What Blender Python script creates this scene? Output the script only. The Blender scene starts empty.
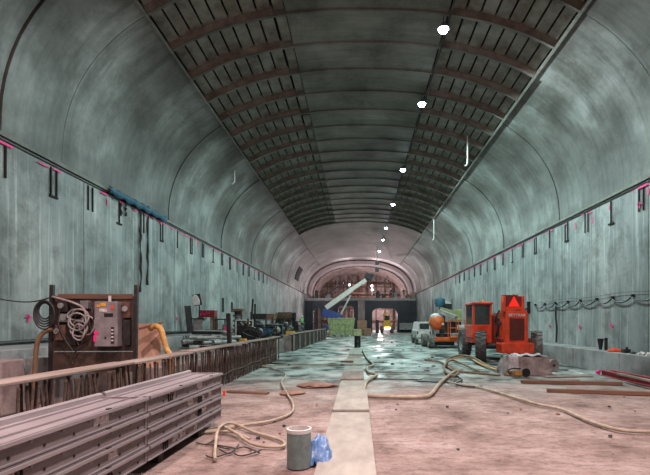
import bpy, bmesh, math, random
from mathutils import Vector, Matrix, Euler
from math import pi, sin, cos, radians as R
random.seed(7)
SC = bpy.context.scene
COL = SC.collection
F = 450.0; PX0, PY0, CH = 359.0, 322.0, 1.7
# ------------------------------------------------------------------ camera
cd = bpy.data.cameras.new('camera'); cam = bpy.data.objects.new('camera', cd); COL.objects.link(cam)
cam.location = (0, 0, CH); cam.rotation_euler = (pi/2, 0, 0)
cd.sensor_width = 36; cd.lens = F/650*36; cd.shift_x = -34/650; cd.shift_y = 84.5/650
cd.clip_start = .05; cd.clip_end = 400
SC.camera = cam
# ------------------------------------------------------------------ world, exposure
w = bpy.data.worlds.new('world'); SC.world = w; w.use_nodes = True
w.node_tree.nodes['Background'].inputs[0].default_value = (.75, .66, .66, 1)
w.node_tree.nodes['Background'].inputs[1].default_value = .5
SC.view_settings.view_transform = 'Standard'; SC.view_settings.look = 'None'
SC.view_settings.gamma = 1; SC.view_settings.use_curve_mapping = False
SC.view_settings.exposure = 0.0
try:
    SC.cycles.max_bounces = 8; SC.cycles.diffuse_bounces = 5; SC.cycles.sample_clamp_indirect = 4
except Exception: pass
# ------------------------------------------------------------------ lights (lamps of the cavern, plus unseen and added ones)
def light(kind, name, loc, power, color, size=.3, rot=None, spot=None, blend=.6):
    l = bpy.data.lights.new(name, kind); l.energy = power; l.color = color
    if kind == 'AREA': l.shape = 'DISK'; l.size = size
    else: l.shadow_soft_size = size
    if kind == 'SPOT': l.spot_size = R(spot); l.spot_blend = blend
    o = bpy.data.objects.new(name, l); COL.objects.link(o); o.location = loc
    if rot: o.rotation_euler = rot
    return o
LAMPX, LAMPZ = 2.85, 11.65
LAMPY = [15.2, 20.4, 29.2, 37.8, 47.2, 54.0, 63.0]
COOL = (.70, 1.0, .96)
for y, p in zip(LAMPY, (2300, 2300, 2300, 2000, 1500, 1000, 800)):
    light('SPOT', 'ceiling_lamp_light', (LAMPX, y, LAMPZ-.28), p, (.86, .97, 1.0) if y < 16 else COOL, .15, (0, 0, 0), 176, .12)
def aim(a, b): return (Vector(b)-Vector(a)).to_track_quat('-Z', 'Y').to_euler()
# unseen pinkish floodlights placed above and behind the camera to light the foreground
PINK = (1.0, .72, .71)
for a, b, p, s, z in (((2.85, 6.2, 11.4), (2.6, 6.2, 0), 4200, 82, .2), ((-3.2, 4.6, 11.2), (-2.8, 6.0, 0), 4300, 78, .2), ((-1.5, -4.0, 6.5), (-1.5, 9, 1.0), 1500, 120, .3), ((2.85, 1.0, 11.4), (2.5, 1.0, 0), 4600, 170, .25)):
    light('SPOT', 'unseen_floodlight', a, p, PINK, z, aim(a, b), s, .8)
# warm work lamps past the mezzanine, plus unseen fills added for backdrop and boom
WARM = (1.0, .80, .82)
for loc, p in (((-1.8, 83.4, 7.4), 700), ((2.4, 83.4, 7.2), 700), ((4.2, 91, 3.6), 2600), ((-3.5, 84, 3.0), 500), ((-5.5, 68, 6.4), 420), ((5.5, 68, 6.4), 200), ((-1.5, 54.5, 5.0), 260)):
    light('POINT', 'work_and_fill_light', loc, p, WARM, .25)

# ------------------------------------------------------------------ helpers
def P(px, py, Y): return Vector(((px-PX0)*Y/F, Y, CH-(py-PY0)*Y/F))
def G(px, py, z=0.0):
    Y = F*(CH-z)/(py-PY0); return Vector(((px-PX0)*Y/F, Y, z))
class MB:
    def __init__(s): s.v = []; s.f = []
    def add(s, vs, fs):
        n = len(s.v); s.v += [tuple(v) for v in vs]; s.f += [tuple(i+n for i in f) for f in fs]; return s
    def box(s, c, d, rz=0, rx=0, ry=0, taper=1.0):
        x, y, z = d[0]/2, d[1]/2, d[2]/2
        m = Euler((rx, ry, rz)).to_matrix(); c = Vector(c)
        vs = []
        for sz in (-1, 1):
            t = taper if sz > 0 else 1
            for sx, sy in ((-1,-1),(1,-1),(1,1),(-1,1)):
                vs.append(c+m@Vector((sx*x*t, sy*y*t, sz*z)))
        return s.add(vs, [(3,2,1,0),(4,5,6,7),(0,1,5,4),(1,2,6,5),(2,3,7,6),(3,0,4,7)])
    def bar(s, a, b, wd, ht=None, up=(0,0,1)):
        a, b = Vector(a), Vector(b); ht = ht or wd
        d = (b-a); L = d.length; d = d.normalized()
        u = Vector(up)
        if abs(d.dot(u)) > .95: u = Vector((0,1,0))
        r = d.cross(u).normalized(); u = r.cross(d).normalized()
        vs = []
        for p in (a, b):
            for i, j in ((-1,-1),(1,-1),(1,1),(-1,1)): vs.append(p+r*(i*wd/2)+u*(j*ht/2))
        return s.add(vs, [(0,1,2,3),(7,6,5,4),(0,4,5,1),(1,5,6,2),(2,6,7,3),(3,7,4,0)])
    def cyl(s, a, b, r, n=12, r2=None, cap=True):
        a, b = Vector(a), Vector(b); r2 = r if r2 is None else r2
        d = (b-a).normalized(); u = Vector((0,0,1)) if abs(d.z) < .9 else Vector((1,0,0))
        e = d.cross(u).normalized(); g = d.cross(e).normalized()
        vs = [p+(e*cos(2*pi*i/n)+g*sin(2*pi*i/n))*q for p, q in ((a,r),(b,r2)) for i in range(n)]
        fs = [(i, i+n, (i+1)%n+n, (i+1)%n) for i in range(n)]
        if cap: fs += [tuple(range(n)), tuple(range(2*n-1, n-1, -1))]
        return s.add(vs, fs)
    def tube(s, pts, r, n=8, cap=True):
        pts = [Vector(p) for p in pts]; k = len(pts); vs = []; e = None
        for i, p in enumerate(pts):
            d = (pts[min(i+1, k-1)]-pts[max(i-1, 0)])
            d = d.normalized() if d.length > 1e-6 else Vector((0,1,0))
            if e is None:
                u = Vector((0,0,1)) if abs(d.z) < .9 else Vector((1,0,0)); e = d.cross(u).normalized()
            else:
                e = (e-d*e.dot(d)); e = e.normalized() if e.length > 1e-5 else d.orthogonal().normalized()
            g = d.cross(e)
            rr = r(i/(k-1)) if callable(r) else r
            vs += [p+(e*cos(2*pi*j/n)+g*sin(2*pi*j/n))*rr for j in range(n)]
        fs = []
        for i in range(k-1):
            for j in range(n): fs.append((i*n+j, i*n+(j+1)%n, (i+1)*n+(j+1)%n, (i+1)*n+j))
        if cap: fs += [tuple(range(n-1,-1,-1)), tuple(range((k-1)*n, k*n))]
        return s.add(vs, fs)
    def lathe(s, prof, c=(0,0,0), axis='Z', n=24):
        c = Vector(c); vs = []; k = len(prof)
        for r, h in prof:
            for j in range(n):
                a = 2*pi*j/n; x, y = r*cos(a), r*sin(a)
                vs.append(c+(Vector((x,y,h)) if axis=='Z' else Vector((h,x,y)) if axis=='X' else Vector((x,h,y))))
        fs = [(i*n+j, i*n+(j+1)%n, (i+1)*n+(j+1)%n, (i+1)*n+j) for i in range(k-1) for j in range(n)]
        return s.add(vs, fs)
    def prism(s, poly, a0, a1, axis='Y'):
        n = len(poly); f = {'Y': lambda p,a: (p[0],a,p[1]), 'X': lambda p,a: (a,p[0],p[1]), 'Z': lambda p,a: (p[0],p[1],a)}[axis]
        vs = [f(p,a) for a in (a0,a1) for p in poly]
        return s.add(vs, [(i,(i+1)%n,(i+1)%n+n,i+n) for i in range(n)]+[tuple(range(n-1,-1,-1)), tuple(range(n,2*n))])
    def build(s, name, mat, parent=None, smooth=False, bevel=0, off=None):
        me = bpy.data.meshes.new(name)
        vs = s.v if off is None else [(v[0]-off[0], v[1]-off[1], v[2]-off[2]) for v in s.v]
        me.from_pydata(vs, [], s.f); me.materials.append(mat)
        bm = bmesh.new(); bm.from_mesh(me); bmesh.ops.recalc_face_normals(bm, faces=bm.faces); bm.to_mesh(me); bm.free()
        if smooth:
            me.polygons.foreach_set('use_smooth', [len(p.vertices) < 6 for p in me.polygons])
            try: me.set_sharp_from_angle(angle=R(40))
            except Exception: pass
        o = bpy.data.objects.new(name, me); COL.objects.link(o)
        if parent is not None: o.parent = parent
        if bevel:
            b = o.modifiers.new('bevel', 'BEVEL'); b.width = bevel; b.segments = 2; b.limit_method = 'ANGLE'
        return o
def tag(o, label, cat, group=None, kind=None):
    o['label'] = label
    if cat: o['category'] = cat
    if group: o['group'] = group
    if kind: o['kind'] = kind
    return o
def thing(name, label, cat, loc=(0,0,0), rz=0, group=None):
    o = bpy.data.objects.new(name, None); o.empty_display_size = .2; COL.objects.link(o)
    o.location = loc; o.rotation_euler = (0,0,rz); return tag(o, label, cat, group)
def kids(o): return [c for c in COL.objects if c.parent == o]
def dup(o, parent=None, loc=None, rz=None, label=None):
    c = o.copy(); COL.objects.link(c)
    if parent is not None: c.parent = parent
    if loc is not None: c.location = loc
    if rz is not None: c.rotation_euler = (0,0,rz)
    if label: c['label'] = label
    for k in kids(o): dup(k, c)
    return c
def struct(o): o['kind'] = 'structure'; return o
def smoothpath(pts, sub=6, closed=False):
    pts = [Vector(p) for p in pts]; out = []; n = len(pts)
    for i in range(n-1):
        p0, p1, p2, p3 = pts[max(i-1,0)], pts[i], pts[i+1], pts[min(i+2,n-1)]
        for k in range(sub):
            t = k/sub
            out.append(.5*((2*p1)+(-p0+p2)*t+(2*p0-5*p1+4*p2-p3)*t*t+(-p0+3*p1-3*p2+p3)*t**3))
    return out+[pts[-1]]

# ------------------------------------------------------------------ materials
def newmat(name):
    m = bpy.data.materials.new(name); m.use_nodes = True; nt = m.node_tree
    return m, nt, nt.nodes['Principled BSDF']
def N(nt, t, **kw):
    n = nt.nodes.new(t)
    for k, v in kw.items(): setattr(n, k, v)
    return n
def noise(nt, scale, detail=5, rough=.6, vec=(1,1,1), src='Object'):
    tc = N(nt, 'ShaderNodeTexCoord'); mp = N(nt, 'ShaderNodeMapping'); mp.inputs['Scale'].default_value = vec
    nz = N(nt, 'ShaderNodeTexNoise'); nz.inputs['Scale'].default_value = scale; nz.inputs['Detail'].default_value = detail
    nz.inputs['Roughness'].default_value = rough
    nt.links.new(tc.outputs[src], mp.inputs[0]); nt.links.new(mp.outputs[0], nz.inputs['Vector']); return nz.outputs['Fac']
def ramp(nt, fac, stops):
    r = N(nt, 'ShaderNodeValToRGB'); e = r.color_ramp.elements
    e[0].position, e[0].color = stops[0][0], (*stops[0][1], 1)
    e[1].position, e[1].color = stops[-1][0], (*stops[-1][1], 1)
    for p, c in stops[1:-1]:
        x = e.new(p); x.color = (*c, 1)
    nt.links.new(fac, r.inputs[0]); return r.outputs[0]
def mix(nt, a, b, fac, mode='MIX'):
    m = N(nt, 'ShaderNodeMix', data_type='RGBA', blend_type=mode)
    for inp, v in ((m.inputs[0], fac), (m.inputs[6], a), (m.inputs[7], b)):
        if hasattr(v, 'is_output') or isinstance(v, bpy.types.NodeSocket): nt.links.new(v, inp)
        elif isinstance(v, tuple): inp.default_value = (*v, 1)
        else: inp.default_value = v
    return m.outputs[2]
def bump(nt, b, fac, strength, dist=.02):
    n = N(nt, 'ShaderNodeBump'); n.inputs['Strength'].default_value = strength; n.inputs['Distance'].default_value = dist
    nt.links.new(fac, n.inputs['Height']); nt.links.new(n.outputs[0], b.inputs['Normal'])
def M(name, c1, c2=None, scale=4, rough=.75, metal=0, bmp=.25, vec=(1,1,1), lo=.35, hi=.65, dist=.02):
    m, nt, b = newmat(name); c2 = c2 or tuple(x*.6 for x in c1)
    f = noise(nt, scale, 6, .65, vec)
    nt.links.new(ramp(nt, f, [(lo, c2), (hi, c1)]), b.inputs['Base Color'])
    b.inputs['Roughness'].default_value = rough; b.inputs['Metallic'].default_value = metal
    if bmp: bump(nt, b, noise(nt, scale*6, 4), bmp, dist)
    return m
def emis(name, c, s):
    m, nt, b = newmat(name); b.inputs['Base Color'].default_value = (0,0,0,1)
    b.inputs['Emission Color'].default_value = (*c,1); b.inputs['Emission Strength'].default_value = s; return m
def wall_mat():
    m, nt, b = newmat('wall_concrete')
    big = ramp(nt, noise(nt, .35, 6, .6), [(.35, (.20,.235,.235)), (.5, (.27,.295,.29)), (.66, (.44,.46,.45))])
    st = noise(nt, 1.2, 8, .72, (1, 1.4, .16))
    c = mix(nt, big, ramp(nt, st, [(.34, (.28,.33,.33)), (.5, (.80,.83,.82)), (.64, (1,1,1))]), .75, 'MULTIPLY')
    st2 = noise(nt, 5, 4, .6, (1, 1.4, .05))
    c = mix(nt, c, ramp(nt, st2, [(.54, (0,0,0)), (.70, (.9,1,.97))]), .22, 'ADD')
    c = mix(nt, c, ramp(nt, noise(nt, 1.1, 8, .7), [(.36, (.42,.39,.36)), (.53, (1,1,1))]), .7, 'MULTIPLY')
    nt.links.new(c, b.inputs['Base Color']); b.inputs['Roughness'].default_value = .62
    bump(nt, b, noise(nt, 9, 6), .3, .02); return m
def vault_mat(name, cs, streak=.6):
    m, nt, b = newmat(name)
    big = ramp(nt, noise(nt, .28, 7, .62), [(.32, cs[0]), (.5, cs[1]), (.68, cs[2])])
    st = noise(nt, 1.3, 6, .65, (.25, 2.4, .25))
    c = mix(nt, big, ramp(nt, st, [(.33, (.35,.36,.35)), (.55, (1,1,1))]), streak, 'MULTIPLY')
    c = mix(nt, c, ramp(nt, noise(nt, .55, 9, .75), [(.36, (.38,.34,.30)), (.52, (1,1,1))]), .7, 'MULTIPLY')
    nt.links.new(c, b.inputs['Base Color']); b.inputs['Roughness'].default_value = .6
    bump(nt, b, noise(nt, 7, 6), .3, .02); return m
def floor_mat():
    m, nt, b = newmat('floor_concrete')
    dry_pink = ramp(nt, noise(nt, .9, 9, .68), [(.34, (.13,.085,.07)), (.44, (.235,.17,.145)), (.54, (.315,.24,.21)), (.66, (.41,.335,.305))])  # dry concrete with the pink foreground light put into its colour
    dry_pink = mix(nt, dry_pink, ramp(nt, noise(nt, 4.5, 8, .75, (1,1.6,1)), [(.40, (.34,.28,.25)), (.50, (1,1,1))]), .55, 'MULTIPLY')
    dry_pink = mix(nt, dry_pink, ramp(nt, noise(nt, 16, 4, .7), [(.28, (.30,.2,.17)), (.40, (1,1,1))]), .6, 'MULTIPLY')
    dry_pink = mix(nt, dry_pink, ramp(nt, noise(nt, 1.7, 10, .78, (1,2.2,1)), [(.485, (1,1,1)), (.499, (.25,.2,.18)), (.513, (1,1,1))]), .6, 'MULTIPLY')
    wet = ramp(nt, noise(nt, .8, 8, .65, (1,.8,1)), [(.42, (.02,.023,.023)), (.48, (.20,.235,.215)), (.60, (.44,.50,.46))])  # wet floor, with the lamps' greenish light put into its colour too
    tc = N(nt, 'ShaderNodeTexCoord'); sp = N(nt, 'ShaderNodeSeparateXYZ'); nt.links.new(tc.outputs['Object'], sp.inputs[0])
    a = N(nt, 'ShaderNodeMath', operation='MULTIPLY_ADD'); a.inputs[1].default_value = .22; a.inputs[2].default_value = -3.4
    nt.links.new(sp.outputs['Y'], a.inputs[0])
    n2 = noise(nt, .7, 5, .6); a2 = N(nt, 'ShaderNodeMath', operation='MULTIPLY_ADD'); a2.inputs[1].default_value = 2.2; nt.links.new(n2, a2.inputs[0])
    nt.links.new(a.outputs[0], a2.inputs[2]); a2.use_clamp = True
    nt.links.new(mix(nt, dry_pink, wet, a2.outputs[0]), b.inputs['Base Color'])
    pud = ramp(nt, noise(nt, .55, 4, .5, (1,.7,1)), [(.42, (.30,.30,.30)), (.52, (.85,.85,.85))])
    rg = mix(nt, (.85,.85,.85), pud, a2.outputs[0]); nt.links.new(rg, b.inputs['Roughness'])
    bn = N(nt, 'ShaderNodeBump'); bn.inputs['Distance'].default_value = .06
    nt.links.new(noise(nt, 5, 10, .75), bn.inputs['Height']); nt.links.new(rg, bn.inputs['Strength']); nt.links.new(bn.outputs[0], b.inputs['Normal'])
    return m
m_wall = wall_mat()
m_vault = vault_mat('haunch_concrete', [(.05,.046,.04), (.125,.128,.118), (.31,.33,.315)])
m_crown = vault_mat('crown_concrete', [(.09,.09,.075), (.16,.165,.14), (.25,.255,.225)], .45)
m_coffer = M('coffer_concrete', (.27,.275,.24), (.12,.10,.08), 1.3, .7)
m_rib = M('rib_rusty', (.27,.235,.195), (.13,.10,.08), 1.6, .7)
m_back = M('backing_dark', (.02,.02,.02), (.01,.01,.01))
m_floor = floor_mat()
m_ledge = vault_mat('ledge_concrete', [(.16,.17,.17), (.32,.33,.33), (.46,.46,.45)], .3)
m_slab = M('old_slab', (.30,.26,.24), (.12,.10,.09), 2)
m_pink = M('pink_paint', (.95,.03,.28), (.7,.02,.2), 20, .6, bmp=0)
m_black = M('black_plastic', (.014,.014,.016), (.007,.007,.007), 8, .5)
m_slot = M('slot_dark', (.012,.012,.012), (.006,.006,.006), 8, .9, bmp=0)
m_dark = M('dark_steel', (.045,.04,.04), (.014,.012,.012), 6, .55, .3)
m_rust = M('rusty_steel', (.16,.085,.05), (.05,.03,.025), 7, .8, .2)
m_rebar = M('rebar', (.15,.10,.08), (.035,.022,.018), 12, .8)
m_plank = M('grey_plank', (.34,.27,.23), (.15,.11,.09), 3, .85, vec=(1,.12,1), lo=.3, hi=.7)
m_board = M('walk_board', (.36,.35,.30), (.19,.175,.15), 2.5, .85, vec=(1,.5,1), lo=.25, hi=.65)
m_ply = M('plywood', (.60,.38,.27), (.38,.22,.15), 2, .75, vec=(2,2,.2))
m_timber = M('brown_timber', (.22,.12,.075), (.10,.052,.034), 3, .85, vec=(.15,2,2))
m_form = M('aluminium_form', (.31,.275,.28), (.19,.165,.17), 3, .5, .15, vec=(1,.25,2), lo=.25, hi=.7)
m_formw = M('aluminium_web', (.235,.205,.21), (.115,.095,.10), 4, .55, .15, vec=(1,.3,2), lo=.3, hi=.7)
m_stick = M('worn_label', (.75,.72,.72), (.35,.28,.28), 30, .6)
m_panelsheet = M('brown_backboard', (.085,.05,.036), (.025,.016,.013), 4, .7)
m_cab = M('grey_enamel', (.30,.28,.29), (.19,.165,.17), 5, .45, .2)
m_gcable = M('grey_cable', (.38,.33,.31), (.2,.17,.16), 8, .6)
m_bcable = M('black_cable', (.03,.03,.03), (.015,.015,.015), 8, .5)
m_hose = M('tan_hose', (.42,.36,.27), (.25,.20,.14), 5, .6)
m_bhose = M('brown_hose', (.24,.15,.08), (.16,.10,.05), 6, .6)
m_yhose = M('ochre_hose', (.60,.33,.07), (.35,.18,.05), 6, .55)
m_red = M('orange_red_paint', (.85,.075,.02), (.5,.045,.016), 3, .42)
m_dred = M('dark_red_paint', (.24,.02,.012), (.09,.012,.01), 3, .5)
m_org = M('orange_paint', (.78,.16,.03), (.50,.10,.03), 3, .45)
m_sleeve = M('sleeve_grey', (.20,.28,.27), (.12,.16,.155), 6, .5)
m_grille = M('grille_dark', (.13,.025,.015), (.05,.012,.01), 30, .6)
m_tyre = M('tyre_rubber', (.11,.11,.105), (.045,.045,.042), 5, .85)
m_tyred = M('dusty_tyre', (.24,.23,.21), (.08,.08,.075), 5, .9)
m_rim = M('rim_grey', (.42,.42,.40), (.2,.2,.19), 5, .6)
m_glass = M('cab_glass', (.05,.075,.075), (.03,.045,.045), 2, .08, bmp=0)
m_white = M('white_paint', (.72,.72,.70), (.45,.44,.42), 4, .5)
m_cream = M('cream_boom', (.92,.88,.82), (.78,.74,.68), 3, .45)
m_blue = M('blue_paint', (.03,.09,.42), (.02,.05,.2), 3, .4)
m_teal = M('blue_sheet', (.05,.16,.24), (.03,.09,.14), 6, .5)
m_tarp = M('pale_blue_plastic', (.07,.20,.45), (.30,.45,.66), 6, .35, lo=.4, hi=.6)
m_yel = M('yellow_paint', (.80,.42,.03), (.5,.25,.02), 4, .5)
m_ygreen = M('yellow_green_steel', (.46,.50,.24), (.22,.25,.12), 3, .6)
m_lime = M('hi_vis_lime', (.25,.85,.10), (.2,.6,.1), 6, .7)
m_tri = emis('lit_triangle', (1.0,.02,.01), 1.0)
m_lamp = emis('lamp_lens', (.70,.88,1.0), 40)
m_wlamp = emis('work_lamp_lens', (1,.78,.80), 9)
m_skin = M('skin', (.55,.35,.26), (.45,.27,.2), 8, .6)
m_cloth = M('work_clothes', (.05,.06,.08), (.03,.03,.04), 8, .9)
m_hat = M('hard_hat', (.8,.8,.75), (.6,.6,.55), 8, .4)
m_rubble = M('broken_concrete', (.36,.31,.295), (.16,.13,.125), 3, .9, bmp=.6)
m_pipe = M('pale_pipe', (.48,.52,.49), (.24,.26,.25), 5, .6)
m_scrap = M('grey_scrap', (.30,.32,.31), (.12,.12,.12), 5, .7, .2)
m_redbeam = M('red_primer', (.42,.07,.09), (.22,.035,.05), 5, .65)
m_mud = M('orange_mud', (.30,.17,.12), (.16,.08,.055), 4, .8)
m_crate = M('brown_crate', (.33,.18,.12), (.18,.10,.07), 4, .8)
m_plastic = M('white_plastic', (.62,.62,.62), (.36,.35,.35), 6, .4)
m_pinkwall = M('far_concrete', (.30,.24,.22), (.12,.085,.08), .8, .8)
m_navy = M('dark_blue_steel', (.012,.017,.03), (.005,.007,.012), 1.5, .6)
m_membrane = M('silver_membrane', (.62,.62,.65), (.42,.42,.45), 2, .28, .5)

# ------------------------------------------------------------------ vault profile
XC, A, B, NN, ZS = .225, 9.065, 5.83, 2.32, 6.4
def tX(X):
    q = (X-XC)/A; s = 1 if q >= 0 else -1
    return math.acos(s*min(1, abs(q))**(NN/2))
def prof(t, off=0):
    def raw(t):
        c, s = cos(t), sin(t)
        return Vector((XC+A*math.copysign(abs(c)**(2/NN), c), 0, ZS+B*max(s, 0)**(2/NN)))
    p = raw(t); e = .004
    d = raw(min(pi, t+e))-raw(max(0, t-e)); n = Vector((d.z, 0, -d.x)).normalized()
    return p+n*off
def patch(t0, t1, y0, y1, off, thick, n=10):
    m = MB(); vs = []
    for i in range(n+1):
        t = t0+(t1-t0)*i/n; a = prof(t, off); b = prof(t, off+thick)
        vs += [(a.x,y0,a.z),(a.x,y1,a.z),(b.x,y1,b.z),(b.x,y0,b.z)]
    fs = []
    for i in range(n):
        for j in range(4): fs.append((4*i+j, 4*i+(j+1)%4, 4*i+4+(j+1)%4, 4*i+4+j))
    fs += [(0,1,2,3), (4*n+3,4*n+2,4*n+1,4*n)]
    return m.add(vs, fs)
XL, XR = XC-A, XC+A
XLL, XRL, XSL, XSL2, XSR = -6.33, 6.62, -2.46, -2.86, 3.0
tLL, tRL, tSL, tSL2, tSR = map(tX, (XLL, XRL, XSL, XSL2, XSR))
YEND = 73.0
# ceiling backing shell
ceil = struct(patch(0, pi, -14, YEND, .55, .1, 40).build('ceiling', m_back))
def cpart(mb, name, mat, smooth=True): return mb.build(name, mat, ceil, smooth)
joints = [-14,-10,-6,-2,2,5,8,11.1,13.4,17.0,21,25,29,33,37,41,45,50,56,62,68,73]
g = .022
for i, (a, b) in enumerate(zip(joints, joints[1:])):
    o1 = {6:.05,7:.0,8:.02,9:.075,10:.055,11:.07,12:.03,13:.06,14:.03,15:.05,16:.02}.get(i, .04*(i%2))
    cpart(patch(0.0, tRL-.004, a+g, b-g, o1, .3, 14), 'haunch_panel', m_vault)
    cpart(patch(tLL+.004, pi, a+g, b-g, o1, .3, 14), 'haunch_panel', m_vault)
    if b <= 8 or a >= 50: cpart(patch(tRL+.004, tLL-.004, a+g, b-g, 0, .25, 16), 'crown_panel', m_crown)
RY = [9.76+1.78*k for k in range(22)]
cpart(patch(tRL+.004, tLL-.004, 8.02, RY[0], 0, .25, 16), 'crown_panel', m_crown)
cpart(patch(tRL+.004, tLL-.004, RY[-1]+.2, 49.98, 0, .25, 16), 'crown_panel', m_crown)
# curb strips that bound the coffer fields
for t in (tLL, tRL): cpart(patch(t-.006, t+.006, 8.1, 47.2, -.05, .40, 2), 'edge_beam', m_crown)
far = {'coffer_panel': MB(), 'crown_panel': MB()}
for k, y in enumerate(RY):
    cpart(patch(tSL2+.004, tLL-.008, y, y+.07, -.02, .34, 8), 'rib', m_rib); cpart(patch(tSL2+.004, tLL-.008, y-.015, y+.085, -.05, .03, 8), 'rib_edge', m_crown); cpart(patch(tRL+.008, tSR-.004, y-.015, y+.085, -.05, .03, 8), 'rib_edge', m_crown)
    cpart(patch(tRL+.008, tSR-.004, y, y+.07, -.02, .34, 8), 'rib', m_rib)
    cpart(patch(tSR-.004, tSL2+.004, y-.01, y+.07, -.06, .3, 12), 'rib', m_crown)
    if k == len(RY)-1: break
    y0, y1 = y+.07, y+1.78
    near = y < 31
    def addp(mb, name, mat):
        if near: cpart(mb, name, mat)
        else: far[name].add(mb.v, mb.f)
    for (ta, tb, n) in ((tRL+.01, tSR-.004, 8), (tSL2+.004, tLL-.01, 8)):
        for j in range(n):
            s0 = ta+(tb-ta)*j/n; s1 = ta+(tb-ta)*(j+1)/n; q = .0040
            addp(patch(s0+q, s1-q, y0+.01, y1-.01, .21+random.uniform(-.012,.012), .05, 2), 'coffer_panel', m_coffer)
    addp(patch(tSL+.003, tSL2-.003, y0+(0 if y<22 else .55), y1, .14, .05, 2), 'coffer_panel', m_coffer)
    n = 1
    for j in range(n):
        s0 = tSR+(tSL-tSR)*j/n; s1 = tSR+(tSL-tSR)*(j+1)/n
        addp(patch(s0+.0012, s1-.0012, y0-.02, y1, random.uniform(0,.012), .2, 14), 'crown_panel', m_crown)
for nm, mt in (('coffer_panel', m_coffer), ('crown_panel', m_crown)):
    o = cpart(far[nm], nm, mt); o['kind'] = 'stuff'

# ------------------------------------------------------------------ floor, walls, ledges
def gridfloor():
    m = MB(); vs = []; xs = [XL-.5+i*(A*2+1)/60 for i in range(61)]; ys = [-14+i*.5 for i in range(230)]
    from mathutils import noise as nz
    for y in ys:
        for x in xs:
            vs.append((x, y, .022*nz.noise(Vector((x*.6,y*.5,0)))+.008*nz.noise(Vector((x*2,y*2,3)))-.012))
    n = len(xs)
    return m.add(vs, [(j*n+i, j*n+i+1, (j+1)*n+i+1, (j+1)*n+i) for j in range(len(ys)-1) for i in range(n-1)])
floor = struct(gridfloor().build('floor', m_floor, smooth=True))
# tunnel closing wall far behind the camera
wb = MB().box((XC,-14.3,6),(20,.3,13)); struct(wb.build('wall_back', m_wall))
def wall(name, X, sgn):
    root = struct(MB().box((X+sgn*.55, 29.5, 3.2), (.2, 87, 6.9)).build(name, m_back))
    y = -14
    while y < 72.9:
        y1 = min(73, y+3.56)
        o = MB().box((X+sgn*.22, (y+y1)/2, 3.2), (.42, y1-y-.035, 6.36)).build('wall_panel', m_wall, root)
        o.location.x += sgn*random.uniform(0,.018); y = y1
    # horizontal cable, groove and curb under the spring line
    MB().box((X-sgn*.02, 29.5, 6.33), (.14, 87, .10)).build('spring_ledge', m_crown, root)
    MB().box((X-sgn*.01, 29.5, 6.235), (.05, 87, .05)).build('conduit', m_dark, root)
    ys = 11.24; k = 0
    while ys < 44:
        for dy, h in (((0, .85),) if k % 3 == 0 else ((-.12,.8),(.12,.8))):
            MB().box((X-sgn*.012, ys+dy, 6.15-h/2), (.03, .05, h)).build('anchor_slot', m_slot, root)
        if k % 2: MB().box((X-sgn*.012, ys, 5.32), (.03,.35,.06)).build('anchor_slot', m_slot, root)
        ys += 1.78; k += 1
    pm = MB(); rr = random.Random(3 if sgn < 0 else 5)
    y = 9.0
    while y < 55:
        L = rr.uniform(.08,.5); d = .006
        if rr.random() < .72: pm.box((X-sgn*.035, y+L/2, 6.12+rr.uniform(-.03,.03)), (d, L, rr.uniform(.03,.07)))
        if rr.random() < .10: pm.box((X-sgn*.008, y, 5.85+rr.uniform(-.15,.1)), (d, .06, rr.uniform(.15,.35)))
        y += L+rr.uniform(.03,.35)
    for px, py in (((28,318),(177,319),(90,150)) if sgn < 0 else ((612,326),(580,327),(550,326),(640,205))):
        Y = F*X/(px-PX0) ; c = P(px, py, Y); a = rr.uniform(.6,1.2)
        pm.box((X-sgn*.024, c.y, c.z), (.006, .05, .22)); pm.box((X-sgn*.024, c.y, c.z+.03), (.006, .26*a, .035))
    o = pm.build('paint_mark', m_pink, root); o['kind'] = 'stuff'; o['label'] = 'pink spray paint marks'
    return root
wl = wall('wall_left', XL, -1); wr = wall('wall_right', XR, 1)
# dark seep stains that stand proud as crusted deposits
sm = MB()
for px, y0, y1 in ((140,206,292),(147,206,285),(120,195,216),(125,196,216)):
    Y = F*XL/(px-PX0); z0, z1 = P(px,y0,Y).z, P(px,y1,Y).z
    q = random.Random(px); pts = []
    n = 14
    for i in range(n+1):
        zz = z0+(z1-z0)*i/n; pts.append((XL+.035, Y+q.uniform(-.05,.05), zz))
    sm.tube(pts, lambda t: .018+.03*abs(sin(t*9+px)), 5)
o = sm.build('seepage_crust', m_dark, wl); o['kind'] = 'stuff'
# blue membrane sheet along the left spring line
m = MB(); vs = []; nseg = 30
for i in range(nseg+1):
    y = 15.7+4.6*i/nseg; wv = .03*sin(i*2.1)+.02*sin(i*5.3)
    vs += [(XL+.11+wv, y, 6.44+.03*sin(i*1.7)), (XL+.17+wv, y, 6.36+.03*sin(i)), (XL+.13+wv*.5, y, 6.20+.05*sin(i*1.3))]
m.add(vs, [(3*i+j, 3*i+j+1, 3*i+4+j, 3*i+3+j) for i in range(nseg) for j in (0,1)])
o = m.build('waterproofing_sheet', m_teal, smooth=True); s = o.modifiers.new('s','SOLIDIFY'); s.thickness = .03
tag(o, 'dark blue rolled sheet along the top of the left wall', 'plastic sheet')
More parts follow.
